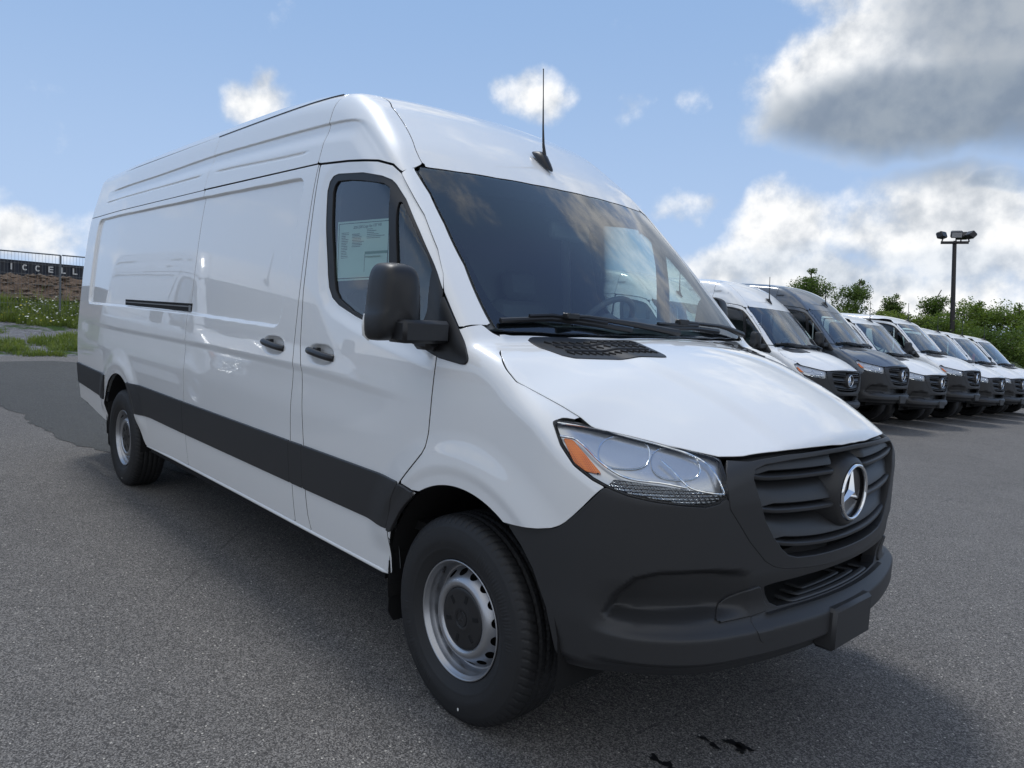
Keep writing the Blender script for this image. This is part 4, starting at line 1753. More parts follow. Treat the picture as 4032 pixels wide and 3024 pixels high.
def build_headlight(root, sd, lod, CY):
    det = lod == 0
    st = .007 if det else .03
    big = np.array(LENS)
    cen = big.mean(0)
    inner = cen + (big - cen) * np.array([.978, .955])
    if (lod, 0) not in HLC:
        HLC[(lod, 0)] = skin(CY, LENS, step=st, gap=.002, off=-.034, flange=0)
        HLC[(lod, 1)] = skin(CY, LENS, step=st, gap=.004, off=.0, flange=.004)
        HLC[(lod, 2)] = skin(CY, LENS, holes=[inner], step=st, gap=.0012, off=-.004, flange=.016 if det else .012)
        HLC[(lod, 3)] = skin(CY, round_poly(AMBER, .004), step=.006 if det else .02, gap=0, off=-.016, flange=.02)
        HLC[(lod, 4)] = skin(CY, round_poly(HATCH, .004), step=.006 if det else .03, gap=0, off=-.016, flange=.02)
    S = HLC[(lod, 0)]
    h = put('headlight', S, 'satin_silver' if det else 'lamp_bright', root, sd)
    put('lens', HLC[(lod, 1)], 'lens_clear', h, sd)
    put('lamp_rim', HLC[(lod, 2)], 'seal_and_gap_shade', h, sd)
    put('side_marker', HLC[(lod, 3)], 'amber', h, sd)
    put('indicator_strip', HLC[(lod, 4)], 'hatched_silver', h, sd)
    # two reflector bowls
    for nm, (a0, z0), (ra, rz), depth in (('low_beam', (R(49.2), 1.092), (R(4.3), .044), .060), ('high_beam', (R(40.9), 1.068), (R(4.0), .043), .055)):
        n = 40 if det else 12
        V = []
        rings = [(1.0, -.028), (.965, -.029), (.93, -.046), (.84, -.070), (.68, -.092), (.45, -.106), (.22, -.112)]
        for f, o in rings:
            t = np.linspace(0, 2 * math.pi, n, endpoint=False)
            q = CY(a0 + ra * f * np.sign(np.cos(t)) * np.abs(np.cos(t)) ** .8, z0 - (0. if nm == 'low_beam' else 0) + rz * f * np.sign(np.sin(t)) * np.abs(np.sin(t)) ** .8, o)
            V += q.tolist()
        Fc = [(i * n + j, i * n + (j + 1) % n, (i + 1) * n + (j + 1) % n, (i + 1) * n + j) for i in range(len(rings) - 1) for j in range(n)]
        Fc.append(tuple((len(rings) - 1) * n + j for j in range(n)))
        V = np.array(V)
        V[:, 1] *= sd
        MB().add(V, Fc).build(nm, 'reflector', h, True)
        if det:
            c0 = CY(np.array([a0]), np.array([z0]), -.11)[0]
            c1 = CY(np.array([a0]), np.array([z0]), -.06)[0]
            c0[1] *= sd
            c1[1] *= sd
            mb = MB()
            mb.tube([c0, c1], [.013, .011], 12)
            mb.build('bulb_shield', 'chrome', h, True)
    if det:
        low = smooth_line([(R(59.69), 1.132), (R(57.65), 1.128), (R(56.09), 1.113), (R(53.27), 1.073), (R(51.24), 1.049), (R(49.19), 1.032), (R(47.19), 1.025), (R(43.88), 1.021), (R(39.86), 1.010)])
        top = smooth_line([(R(60.6), 1.170), (R(54.87), 1.157), (R(48.60), 1.136), (R(42.50), 1.115), (R(38.18), 1.095), (R(35.90), 1.073), (R(34.90), 1.044), (R(33.8), .992)])
        midl = smooth_line([(R(43.42), 1.079), (R(41.65), 1.052), (R(40.46), 1.028), (R(39.17), 1.009), (R(37.05), .999), (R(33.8), .990)])
        for ln, rad in ((low, .0042), (top, .0036), (midl, .0038)):
            p = CY(ln[:, 0], ln[:, 1], -.011)
            p[:, 1] *= sd
            MB().tube(p, rad, 8).build('chrome_line', 'chrome', h, True)


def build_mirror(root, sd, lod):
    """housing outline in (y, z) swept from the glass at the back to a rounded front"""
    det = lod == 0
    out = np.array([(1.282, 1.475), (1.268, 1.495), (1.262, 1.56), (1.252, 1.628), (1.225, 1.658), (1.183, 1.667), (1.11, 1.668), (1.067, 1.655), (1.050, 1.62), (1.042, 1.56), (1.036, 1.46),
                    (1.036, 1.400), (1.060, 1.392), (1.15, 1.390), (1.215, 1.386), (1.262, 1.390), (1.280, 1.412)])
    out[:, 0] = 1.16 + (out[:, 0] - 1.16) * .72
    out = chaikin(out, 2 if det else 0)
    c = out.mean(0)
    rings = [(-.262, .97), (-.257, 1.0), (-.23, 1.0), (-.20, .985), (-.175, .95), (-.157, .88), (-.146, .76), (-.140, .55), (-.138, .2)]
    n = len(out)
    V = []
    for x, f in rings:
        for y, z in out:
            V.append((x + .10 * (1.16 - y), sd * (c[0] + (y - c[0]) * f), c[1] + (z - c[1]) * f))
    Fc = [(i * n + j, i * n + (j + 1) % n, (i + 1) * n + (j + 1) % n, (i + 1) * n + j) for i in range(len(rings) - 1) for j in range(n)]
    Fc.append(tuple(range(n)))
    Fc.append(tuple((len(rings) - 1) * n + j for j in range(n)))
    def fold(p):
        """the left mirror is folded back against the door"""
        if sd < 0:
            return p
        q = np.array(p, float)
        a_ = R(93)
        px, py = -.33, 1.035
        dx, dy = q[:, 0] - px, q[:, 1] - py
        return np.stack([px + dx * math.cos(a_) - dy * math.sin(a_), py + dx * math.sin(a_) + dy * math.cos(a_) + .11, q[:, 2]], 1)
    m = MB().add(fold(V), Fc).build('door_mirror', 'black_plastic', root, True)
    mb = MB()
    mb.box((-.148, sd * 1.088, 1.4265), (.060, .100, .041), None, .012)
    mb.box((-.205, sd * 1.005, 1.402), (.050, .035, .045), None, .014)
    mb.v = [tuple(p) for p in (np.array(mb.v) - (np.array([.13, .04, 0]) if sd > 0 else 0))]
    mb.build('mirror_arm', 'black_plastic', m, True)
    g = [((-.264 + .10 * (1.16 - y)), sd * (c[0] + (y - c[0]) * .92), c[1] + (z - c[1]) * .92) for y, z in out]
    MB().add(fold(g), [tuple(range(n))]).build('mirror_glass', 'chrome', m)
    if det and sd < 0:
        mb = MB()
        mb.tube([(-.262, sd * 1.240, 1.480), (-.262, sd * 1.247, 1.44), (-.262, sd * 1.243, 1.405), (-.255, sd * 1.225, 1.389)], .0065, 8)
        mb.build('turn_lamp', 'lens_white', m, True)


simple('lens_white', (.75, .75, .72), .15, 0, 1.0)


def build_handle(parent, sd, hc):
    x, z = hc
    y = .992
    mb = MB()
    pts = [(x - .128, y - .008, z + .012), (x - .11, y + .006, z + .012), (x - .06, y + .014, z + .008), (x + .02, y + .015, z), (x + .09, y + .010, z - .007), (x + .122, y - .004, z - .010)]
    pts = chaikin(np.array(pts), 2, False)
    mb.tube([(a, sd * b, c) for a, b, c in pts], .0165, 12, True, 0)
    mb.box((x - .045, sd * (y - .004), z + .020), (.018, .014, .010), None, .004)
    mb.build('handle', 'black_plastic', parent, True)


def build_wipers(ws, lod):
    zs = lambda x, y: float(solve(lambda z: F(np.array([x]), np.array([y]), z), np.array([1.0]), np.array([2.9]))[0])
    for blade, arm in (([(-.027, -.816), (.0, -.70), (.02, -.60), (.05, -.49), (.085, -.35), (.112, -.221)], [(.042, -.52), (.055, -.44), (.078, -.33), (.10, -.20), (.135, .06)]),
                       ([(.096, -.182), (.103, -.04), (.100, .14), (.088, .28), (.064, .498)], [(.092, .144), (.080, .29), (.050, .50), (.03, .62), (.005, .798)])):
        mb = MB()
        k = .0105 if lod == 0 else .018
        mb.tube([(x + .012, y, zs(x, y) + .012) for x, y in blade], k, 8)
        mb.tube([(x + .018, y, zs(x, y) + .026) for x, y in blade[1:-1]], k * .7, 6)
        a = [(x + .022, y, zs(x, y) + .030 - .012 * i / len(arm)) for i, (x, y) in enumerate(arm)]
        mb.tube(a, [k * .8, k * .8, k * .9, k * 1.2, k * 1.5], 8)
        mb.box(a[0], (.016, .035, .012), None, .004)
        mb.build('wiper', 'black_plastic', ws, True)


def seat(root, y, lod):
    mb = MB()
    mb.box((-1.02, y, .98), (.26, .24, .07), None, .04)
    a = R(-14)
    rot = np.array([[math.cos(a), 0, math.sin(a)], [0, 1, 0], [-math.sin(a), 0, math.cos(a)]])
    mb.box((-1.24, y, 1.30), (.06, .23, .30), rot, .045)
    mb.box((-1.31, y, 1.68), (.045, .13, .09), rot, .035)
    mb.box((-1.02, y, .84), (.22, .2, .10))
    mb.build('seat', 'interior_grey', root, True)


def build_interior(root, lod, door, SIDE, POL1, high):
    det = lod == 0
    # bulkhead behind the seats
    mb = MB()
    pl = [(-.93, .5), (.93, .5), (.95, 1.0), (.93, 1.5), (.88, 2.0), (.82, 2.16), (-.82, 2.16), (-.88, 2.0), (-.93, 1.5), (-.95, 1.0)]
    if high:
        pl = pl[:6] + [(.74, 2.45), (.5, 2.52), (-.5, 2.52), (-.74, 2.45)] + pl[6:]
    mb.prism(pl, lambda u, v, d: (d, u, v), -1.40, -1.38)
    mb.build('bulkhead', 'wall_dark', root)
    # headliner
    S = skin(POL1, [(-1.38, -R(35)), (-.62, -R(33)), (-.62, R(33)), (-1.38, R(35))], step=.06, gap=0, off=-.05, flange=0)
    put('headliner', S, 'interior_grey', root)
    # door linings
    S = skin(SIDE, DOOR, holes=[round_poly(np.array(GLASS1), .01), np.array(GLASS2)], step=.04, gap=.004, off=-.045, flange=0)
    for sd in (-1, 1):
        put('door_lining', S, 'interior_grey', door[sd], sd)
    S = skin(POL1, APILLAR, step=.05, gap=-.01, off=-.022, flange=0)
    for sd in (-1, 1):
        put('pillar_lining', S, 'interior_grey', root, sd)
    # dashboard
    ys = np.linspace(-.86, .86, 25)
    V = []
    for y in ys:
        x0 = .08 - .2 * y * y
        b = .045 * float(sstep(.18, .30, np.array(y))) * float(sstep(.66, .52, np.array(y)))
        V += [(x0 - .04, y, 1.43), (x0 - .18, y, 1.455), (x0 - .30, y, 1.465 + b), (x0 - .42, y, 1.455 + b * 1.4), (x0 - .50, y, 1.40 + b), (x0 - .46, y, 1.25), (x0 - .40, y, .9)]
    Fc = [(i * 7 + j, i * 7 + j + 1, (i + 1) * 7 + j + 1, (i + 1) * 7 + j) for i in range(len(ys) - 1) for j in range(6)]
    MB().add(V, Fc).build('dashboard', 'interior_grey', root, True)
    mb = MB()
    mb.box((-.7, 0, .62), (.68, .88, .02))
    mb.build('cab_floor', 'dark_void', root)
    for y in (-.48, .46):
        seat(root, y, lod)
    # steering wheel on the left
    n = 28 if det else 14
    tv, tf = lathe([(.185 + .016 * math.cos(t), .016 * math.sin(t)) for t in np.linspace(0, 2 * math.pi, 9)], n)
    a = R(38)
    rx = lambda p: (-.60 + p[1] * math.cos(a) * -1 + p[2] * math.sin(a) * 1.0 * -0 - 0 + p[2] * math.sin(a), .45 + p[0], 1.47 + p[2] * math.cos(a) + p[1] * math.sin(a))
    mb = MB()
    mb.add([rx(p) for p in tv], tf.tolist())
    hv, hf = lathe([(.07, -.02), (.07, .02), (.0001, .03)], 16)
    mb.add([rx(p) for p in hv], hf.tolist())
    for t in (0, math.pi, -math.pi / 2):
        mb.tube([rx((.05 * math.cos(t), 0, .05 * math.sin(t))), rx((.18 * math.cos(t), 0, .18 * math.sin(t)))], .016, 6)
    mb.build('steering_wheel', 'interior_grey', root, True)
    if det:
        mb = MB()
        mb.box((-.47, .0, 1.91), (.02, .13, .04), None, .012)
        mb.box((-.52, .0, 2.0), (.05, .09, .04), None, .012)
        mb.build('rear_view_mirror', 'interior_grey', root, True)

# ---------------------------------------------------------------- ground
def gz(x, y):
    """the lot falls away to the van's left"""
    y = np.asarray(y, float)
    t = np.clip(y - 1.2, 0, None)
    sl = np.where(t < 1.2, .0335 * t * t / 2.4, .0335 * (t - .6))
    far = np.clip(y - 34, 0, None)
    return -sl + .0335 * far * np.minimum(1, far / 20)


def grid_sheet(xs, ys, zf, dz=0.):
    X, Y = np.meshgrid(xs, ys, indexing='ij')
    Z = zf(X, Y) + dz
    V = np.stack([X, Y, Z], -1).reshape(-1, 3)
    n = len(ys)
    i, j = np.meshgrid(np.arange(len(xs) - 1), np.arange(n - 1), indexing='ij')
    q = (i * n + j).ravel()
    return V, np.stack([q, q + n, q + n + 1, q + 1], 1)


xs = np.r_[-900, -500, -300, -200, np.arange(-150, 150, 10), 150, 200, 300, 500, 900]
ys = np.r_[-900, -500, -300, -150, -80, -40, -20, -10, np.arange(-5, 60, 1.), 80, 120, 200, 300, 500, 900]
V, Fg = grid_sheet(xs, ys, gz)
tag(mesh_obj('asphalt_lot', V, Fg, 'asphalt'), kind='structure')

SPOTS = [(.67, -.335, .035, .014), (.72, -.343, .035, .016), (.75, -.275, .045, .022), (.79, -.265, .05, .028), (.80, -.295, .022, .022), (.64, -.58, .045, .018), (.69, -.575, .04, .02)]
simple('oil_wet', (.012, .012, .013), .35)
# newer, darker asphalt behind the van
rng = random.Random(4)
edge = [(-16.2, -1.55), (-14, -1.42), (-12, -1.30), (-10.6, -1.22), (-9.25, -1.12), (-8.5, -.99), (-7.8, -1.03), (-7.2, -.98), (-6.7, -1.0), (-6.3, -.94), (-6.0, -.84), (-5.73, -.73), (-5.2, -.62), (-4.6, -.50), (-3.9, -.2), (-3.7, .6), (-4.2, 1.15),
        (-7, 1.2), (-12, 1.6), (-15.4, 1.9), (-16.6, .8)]
dense = []
for a, b in zip(edge, edge[1:] + edge[:1]):
    n = max(2, int(math.dist(a, b) / .12))
    for t in range(n):
        f = t / n
        dense.append((a[0] + (b[0] - a[0]) * f + rng.uniform(-.03, .03), a[1] + (b[1] - a[1]) * f + rng.uniform(-.035, .035)))
MB().add([(x, y, .004) for x, y in dense], [tuple(range(len(dense)))]).build('asphalt_patch', 'asphalt_new')
tag(bpy.data.objects['asphalt_patch'], kind='structure')

# oil spots in front of the van
rs = random.Random(12)
mb = MB()
for cx_, cy_, rx_, ry_ in SPOTS:
    n_ = 26
    base = rs.uniform(0, 6)
    ang_ = rs.uniform(-.6, .6)
    pts = []
    for k in range(n_):
        t = 2 * math.pi * k / n_
        f = .65 + .35 * math.sin(3 * t + base) * rs.uniform(.4, 1) + rs.uniform(-.18, .18)
        u, v = rx_ * f * math.cos(t), ry_ * f * math.sin(t)
        pts.append((cx_ + u * math.cos(ang_) - v * math.sin(ang_), cy_ + u * math.sin(ang_) + v * math.cos(ang_), .004))
    mb.add(pts, [tuple(range(n_))])
tag(mb.build('oil_stain', 'oil_wet'), kind='structure')

# ---------------------------------------------------------------- main van
van, hood, door = build_van(0, True, 'cargo_van')
tag(van, 'large white high-roof cargo van with dark grey bumper in the foreground', 'van')
for x in (0, -4.325):
    for sd in (-1, 1):
        build_wheel(0, van, (x, 0), sd)

# hood vents
VENT = p3([(.052, .735, 1.416), (.050, .706, 1.419), (.108, .483, 1.421), (.165, .325, 1.422), (.190, .305, 1.417), (.218, .305, 1.413), (.392, .342, 1.372), (.405, .352, 1.366), (.397, .372, 1.366),
           (.339, .476, 1.366), (.234, .672, 1.365), (.202, .705, 1.373), (.117, .742, 1.396)], .6)


def build_vents(hood, lod):
    PH = patch_pol(.6)
    S = None
    for sd in (-1, 1):
        S = S or skin(PH, VENT, step=.008 if lod == 0 else .03, gap=0, off=.0035, flange=.008, lip=.002)
        v = put('hood_vent', S, 'black_plastic', hood, sd)
        if lod == 0:
            P = np.array(VENT)
            mb = MB()
            for r_, (f0, n_) in enumerate(((.20, 13), (.48, 12), (.78, 14))):
                # rows follow the long side
                a = P[1] * (1 - f0) + P[10] * f0
                b = P[4] * (1 - f0) + P[7] * f0
                for k in range(n_):
                    t = (k + .7) / (n_ + .4)
                    c = a * (1 - t) + b * t
                    q = PH(np.array([c[0] - .012, c[0] + .014]), np.array([c[1] + .004, c[1] - .004]), .0042)
                    q[:, 1] *= sd
                    mb.tube(q, [.0042, .0028], 5)
            mb.build('vent_slot', 'dark_void', v)
            mb = MB()
            for f0 in (.34, .64):
                a = P[1] * (1 - f0) + P[10] * f0
                b = P[4] * (1 - f0) + P[7] * f0
                t = np.linspace(.05, .95, 16)
                q = PH(a[0] + (b[0] - a[0]) * t, a[1] + (b[1] - a[1]) * t, .003)
                q[:, 1] *= sd
                mb.tube(q, .006, 6)
            mb.build('vent_rib', 'black_plastic', v, True)


ZCUR[0] = ZC_HIGH
build_vents(hood, 0)

# price sheet in the right door window
def yside(x, z):
    x = np.atleast_1d(np.asarray(x, float))
    z = np.atleast_1d(np.asarray(z, float))
    return solve(lambda y: F(x, y, z), np.zeros_like(x), np.full_like(x, 1.2))


def on_window(mb, u0, v0, u1, v1, off, m=0):
    """rectangle in sheet coordinates (0..1, 0..1 from lower left)"""
    C4 = [(-1.058, 1.616), (-.612, 1.628), (-.628, 1.880), (-1.078, 1.888)]
    V = []
    for u, v in ((u0, v0), (u1, v0), (u1, v1), (u0, v1)):
        x = (1 - u) * (1 - v) * C4[0][0] + u * (1 - v) * C4[1][0] + u * v * C4[2][0] + (1 - u) * v * C4[3][0]
        z = (1 - u) * (1 - v) * C4[0][1] + u * (1 - v) * C4[1][1] + u * v * C4[2][1] + (1 - u) * v * C4[3][1]
        V.append((x, -(float(yside(x, z)[0]) - .0165 + off - float(side_disp(False, True)(np.array([x]), np.array([z]))[0])), z))
    mb.add(V, [(0, 1, 2, 3)], m)


mb = MB()
on_window(mb, 0, 0, 1, 1, -.0010)
sheet = mb.build('price_sheet', 'paper', door[-1])
mb = MB()
for r_ in ((.03, .03, .97, .045), (.03, .955, .97, .965), (.03, .03, .04, .96), (.96, .03, .97, .96)):
    on_window(mb, *r_, -.0004)
rr = random.Random(2)
for k in range(20):
    v = .80 - k * .028
    on_window(mb, .09, v, .09 + rr.uniform(.08, .15), v + .008, -.0004)
for k in range(9):
    v = .77 - k * .026
    on_window(mb, .30, v, .30 + rr.uniform(.14, .24), v + .008, -.0004)
for k in range(6):
    v = .84 - k * .03
    on_window(mb, .58, v, .58 + rr.uniform(.1, .32), v + .007, -.0004)
on_window(mb, .30, .07, .53, .12, -.0004)
on_window(mb, .30, .31, .53, .345, -.0004)
for a in (.30, .525):
    on_window(mb, a, .12, a + .006, .31, -.0004)
for k in range(6):
    on_window(mb, .32, .14 + k * .028, .50, .146 + k * .028, -.0004)
for a in (.55, .955):
    on_window(mb, a, .07, a + .006, .43, -.0004)
on_window(mb, .55, .07, .96, .125, -.0004)
for k in range(5):
    on_window(mb, .58, .16 + k * .03, .92, .166 + k * .03, -.0004)
mb.build('sheet_print', 'ink', door[-1])
mb = MB()
on_window(mb, .55, .425, .96, .47, -.0003)
mb.build('sheet_header', 'ink_green', door[-1])


def text_mesh(body, size, name, matn, parent, mtx, ext=0.):
    cu = bpy.data.curves.new(name, 'FONT')
    cu.body = body
    cu.size = size
    cu.extrude = ext
    cu.align_x = 'LEFT'
    tmp = bpy.data.objects.new(name, cu)
    COL.objects.link(tmp)
    dg = bpy.context.evaluated_depsgraph_get()
    me = bpy.data.meshes.new_from_object(tmp.evaluated_get(dg))
    bpy.data.objects.remove(tmp)
    me.materials.clear()
    me.materials.append(MATS[matn])
    me.transform(mtx)
    o = bpy.data.objects.new(name, me)
    COL.objects.link(o)
    if parent is not None:
        o.parent = parent
    return o


def win_text(body, u, v, size, name, m='ink'):
    x = -1.065 + .44 * u
    z = 1.62 + .262 * v
    y = -(float(yside(x, z)[0]) - .0160 - .02 * .4)
    # lies on the sloping glass
    tz = Vector((.02, .11, 1)).normalized()
    tx = Vector((1, 0, .01)).normalized()
    tn = tx.cross(tz)
    mtx = Matrix(((tx.x, tz.x, tn.x, x), (tx.y, tz.y, tn.y, y), (tx.z, tz.z, tn.z, z), (0, 0, 0, 1)))
    return text_mesh(body, size, name, m, door[-1], mtx)


win_text('2026 2500 Cargo Van 170" WB', .30, .875, .018, 'sheet_title')
win_text('Environmental Performance', .60, .375, .011, 'sheet_text')

# rear door hinges that show past the corner
for z in (.83, 1.80):
    mb = MB()
    mb.box((-5.915, -.905 + .08 * (z > 1.5), z), (.03, .035, .03), None, .01)
    mb.box((-5.945, -.90 + .08 * (z > 1.5), z + .002), (.012, .03, .018), None, .006)
    mb.build('door_hinge', 'white_paint', van, True)

# ---------------------------------------------------------------- parked vans
hi, hhood, hdoor = build_van(1, True, 'parked_van')
build_vents(hhood, 1)
for x in (0, -4.325):
    for sd in (-1, 1):
        build_wheel(1, hi, (x, 0), sd)
lo, lhood, ldoor = build_van(1, False, 'parked_van')
build_vents(lhood, 1)
for x in (0, -4.325):
    for sd in (-1, 1):
        build_wheel(1, lo, (x, 0), sd)
ZCUR[0] = ZC_HIGH

# (x of nose emblem, y, high roof, raised, swap, label)
ROW = [(-3.69, 7.75, 1, -.08, None, 'white high-roof van seen through the cab windows of the foreground van'),
       (-3.40, 10.17, 1, 0, None, 'white high-roof van with roof antenna, first in the row of parked vans'),
       (-3.41, 12.50, 1, .125, {'white_paint': 'grey_paint'}, 'dark grey high-roof van, the only grey one in the parked row'),
       (-3.43, 14.80, 0, 0, None, 'white low-roof van parked just beyond the grey van'),
       (-3.43, 17.10, 0, .14, None, 'white low-roof van standing taller on its wheels, fourth in the parked row'),
       (-3.49, 19.40, 0, 0, None, 'white low-roof van, fifth in the parked row, two beyond the grey van\'s white neighbour'),
       (-3.56, 21.65, 0, 0, None, 'white low-roof van with a red card behind its windshield, sixth in the row'),
       (-3.60, 23.9, 0, 0, None, 'white low-roof van cut off by the right edge of the photo')]
jit = random.Random(8)
first = {1: True, 0: True}
parked = []
for ex, ey, hg, up, swap, lab in ROW:
    src = hi if hg else lo
    if first[hg] and not swap:
        o = src
        first[hg] = False
    else:
        o = copy_tree(src, None, swap)
    z0 = float(gz(0, ey))
    o.location = (ex - .985, ey, z0 + up)
    o.rotation_euler = (-.0335, 0, R(jit.uniform(-1.1, 1.1)) if ey > 9 else 0)
    if up:
        for c in o.children:
            if c.name.startswith('wheel') and not c.name.startswith('wheel_liner'):
                c.location.z -= up
    tag(o, lab, 'van', 'vans parked in a row')
    parked.append(o)
# the van that is mirrored in the panels
o = copy_tree(hi, None)
o.location = (-6.7, -3.35, 0)
o.rotation_euler = (0, 0, 0)
tag(o, 'white high-roof van mirrored in the side panels of the foreground van', 'van', 'vans parked in a row')
# red card
mb = MB()
mb.box((-.23, -.30, 1.62), (.004, .10, .09), None)
mb.build('windshield_card', 'red_card', parked[6])

# ---------------------------------------------------------------- background, left: verge, fence, berm, container
FW = np.array([math.cos(YAW), math.sin(YAW)])
LW = np.array([math.sin(YAW), -math.cos(YAW)])
O2 = CAMPOS[:2]
# site frame: D away along FW, L across along LW (just a rotated map grid)


def site(D, L):
    return O2[0] + D * FW[0] + L * LW[0], O2[1] + D * FW[1] + L * LW[1]


TN = np.array([.673, .740])
NN = np.array([.740, -.673])
ZS = pchip([-12, -8, -6, -4, 0, 1.5, 2, 4, 4.8, 8, 30], [-.6, -.25, -.03, .12, .66, 1.0, 1.12, 1.93, 1.93, 1.2, 1.0])


def vnoise(x, y, seed=0):
    """cheap value noise"""
    def h(i, j):
        v = np.sin(i * 127.1 + j * 311.7 + seed * 74.7) * 43758.5453
        return v - np.floor(v)
    i, j = np.floor(x), np.floor(y)
    fx, fy = x - i, y - j
    fx = fx * fx * (3 - 2 * fx)
    fy = fy * fy * (3 - 2 * fy)
    return (h(i, j) * (1 - fx) + h(i + 1, j) * fx) * (1 - fy) + (h(i, j + 1) * (1 - fx) + h(i + 1, j + 1) * fx) * fy


def fbm(x, y, o=4, seed=0):
    r = 0
    a = .5
    for k in range(o):
        r = r + a * vnoise(x * 2 ** k, y * 2 ** k, seed + k)
        a *= .5
    return r


def st2(s, t):
    """fence frame (s away from the lot, t along the fence) -> world"""
    D = 21.2 + NN[0] * s + TN[0] * t
    L = -14.6 + NN[1] * s + TN[1] * t
    return site(D, L)


def verge_z(s, t):
    z = ZS(s)
    rough = sstep(1.6, 2.6, s) * (1 - sstep(4.4, 5.4, s))
    z = z + (fbm(s * 1.7, t * 1.7, 4, 3) - .47) * (.10 + .22 * rough) + (fbm(s * 6, t * 6, 3, 9) - .45) * .16 * rough
    return z


sv = np.r_[np.arange(-9, 1.6, .35), np.arange(1.6, 5.4, .09), np.arange(5.4, 30, 2.)]
tv_ = np.r_[np.arange(-40, -6, 1.5), np.arange(-6, 9, .09), np.arange(9, 60, 1.5)]
Sg, Tg = np.meshgrid(sv, tv_, indexing='ij')
X, Y = st2(Sg, Tg)
Z = verge_z(Sg, Tg)
n = len(tv_)
i, j = np.meshgrid(np.arange(len(sv) - 1), np.arange(n - 1), indexing='ij')
q = (i * n + j).ravel()
Fv = np.stack([q, q + n, q + n + 1, q + 1], 1)
mi = (Sg[:-1, :-1] > 1.75).astype(int).ravel()
tag(mesh_obj('verge', np.stack([X, Y, Z], -1).reshape(-1, 3), Fv, ['verge_soil', 'rubble_soil'], None, True, None, mi), kind='structure')

# loose rocks on the berm
rng = np.random.default_rng(5)
mb = MB()
ico = [(0, 0, 1), (.9, 0, .2), (.28, .85, .25), (-.72, .53, .2), (-.72, -.53, .25), (.28, -.85, .2), (.3, .2, -.8), (-.4, -.2, -.8)]
icf = [(0, 1, 2), (0, 2, 3), (0, 3, 4), (0, 4, 5), (0, 5, 1), (1, 6, 2), (2, 6, 3), (3, 6, 7), (3, 7, 4), (4, 7, 5), (5, 7, 6), (5, 6, 1)]
for k in range(900):
    s_, t_ = rng.uniform(1.9, 4.6), rng.uniform(-6, 8)
    x, y = st2(s_, t_)
    z = float(verge_z(np.array(s_), np.array(t_)))
    sc_ = rng.uniform(.04, .13) * (1.6 if rng.random() < .08 else 1)
    a = rng.uniform(0, 6.28)
    ca, sa = math.cos(a), math.sin(a)
    v = np.array(ico) * np.array([sc_ * rng.uniform(.8, 1.6), sc_, sc_ * rng.uniform(.5, .9)]) * rng.uniform(.8, 1.2, (8, 1))
    v = np.stack([v[:, 0] * ca - v[:, 1] * sa, v[:, 0] * sa + v[:, 1] * ca, v[:, 2]], 1) + (x, y, z)
    mb.add(v, icf)
tag(mb.build('berm_rocks', 'rock_tan'), 'tan rubble stones lying on the bank behind the fence', 'rubble', kind='stuff')

# silt barrier at the foot of the berm
ts = np.arange(-8, 10, .3)
mb = MB()
V = []
for t in ts:
    x, y = st2(1.62, t)
    z = float(verge_z(np.array(1.62), np.array(t)))
    V += [(x, y, z - .1), (x + .02 * math.sin(t * 5), y, 1.24 + .02 * math.sin(t * 3.1))]
mb.add(V, [(2 * k, 2 * k + 1, 2 * k + 3, 2 * k + 2) for k in range(len(ts) - 1)])
V2 = [(a + .012 * FW[0], b + .012 * FW[1], c) for a, b, c in V]
mb.add(V2, [(2 * k, 2 * k + 1, 2 * k + 3, 2 * k + 2) for k in range(len(ts) - 1)])
tag(mb.build('silt_barrier', 'silt_fabric', None, True), 'low black fabric barrier along the foot of the rubble bank', 'barrier')


# fence panels
def fence_panel(t0, t1, lab, posts):
    x0, y0 = st2(0, t0)
    root = empty('fence_panel', (x0, y0, .625 - .008 * t0))
    zt, zb = 1.972, .0
    lean = .018

    def P(t, z):
        x, y = st2(0, t)
        return (x - x0 + lean * z * LW[0], y - y0 + lean * z * LW[1], z - .010 * (t - t0))
    mb = MB()
    mb.tube([P(t0, zt), P(t1, zt)], .020, 8)
    mb.build('top_rail', 'galvanised', root, True)
    mb = MB()
    mb.tube([P(t0, zb), P(t1, zb)], .021, 8)
    mb.build('bottom_rail', 'galvanised', root, True)
    for t in posts:
        mb = MB()
        mb.tube([P(t, zb - .02), P(t, zt)], .028, 8)
        mb.build('post', 'galvanised', root, True)
    mb = MB()
    for t in np.arange(t0 + .04, t1, .084):
        mb.tube([P(t, zb), P(t, zt)], .003, 4, False)
    for z in (.22, .50, .78, 1.07, 1.36, 1.65):
        mb.tube([P(t0, z), P(t1, z)], .003, 4, False)
    mb.build('wire_mesh', 'galvanised', root)
    tag(root, lab, 'fence', 'wire fence panels behind the lot')


fence_panel(-.95, 1.40, 'grey wire fence panel at the left edge, its right post in view', (-.95, 1.40))
fence_panel(1.44, 3.7, 'grey wire fence panel partly hidden behind the rear of the van', (3.7,))

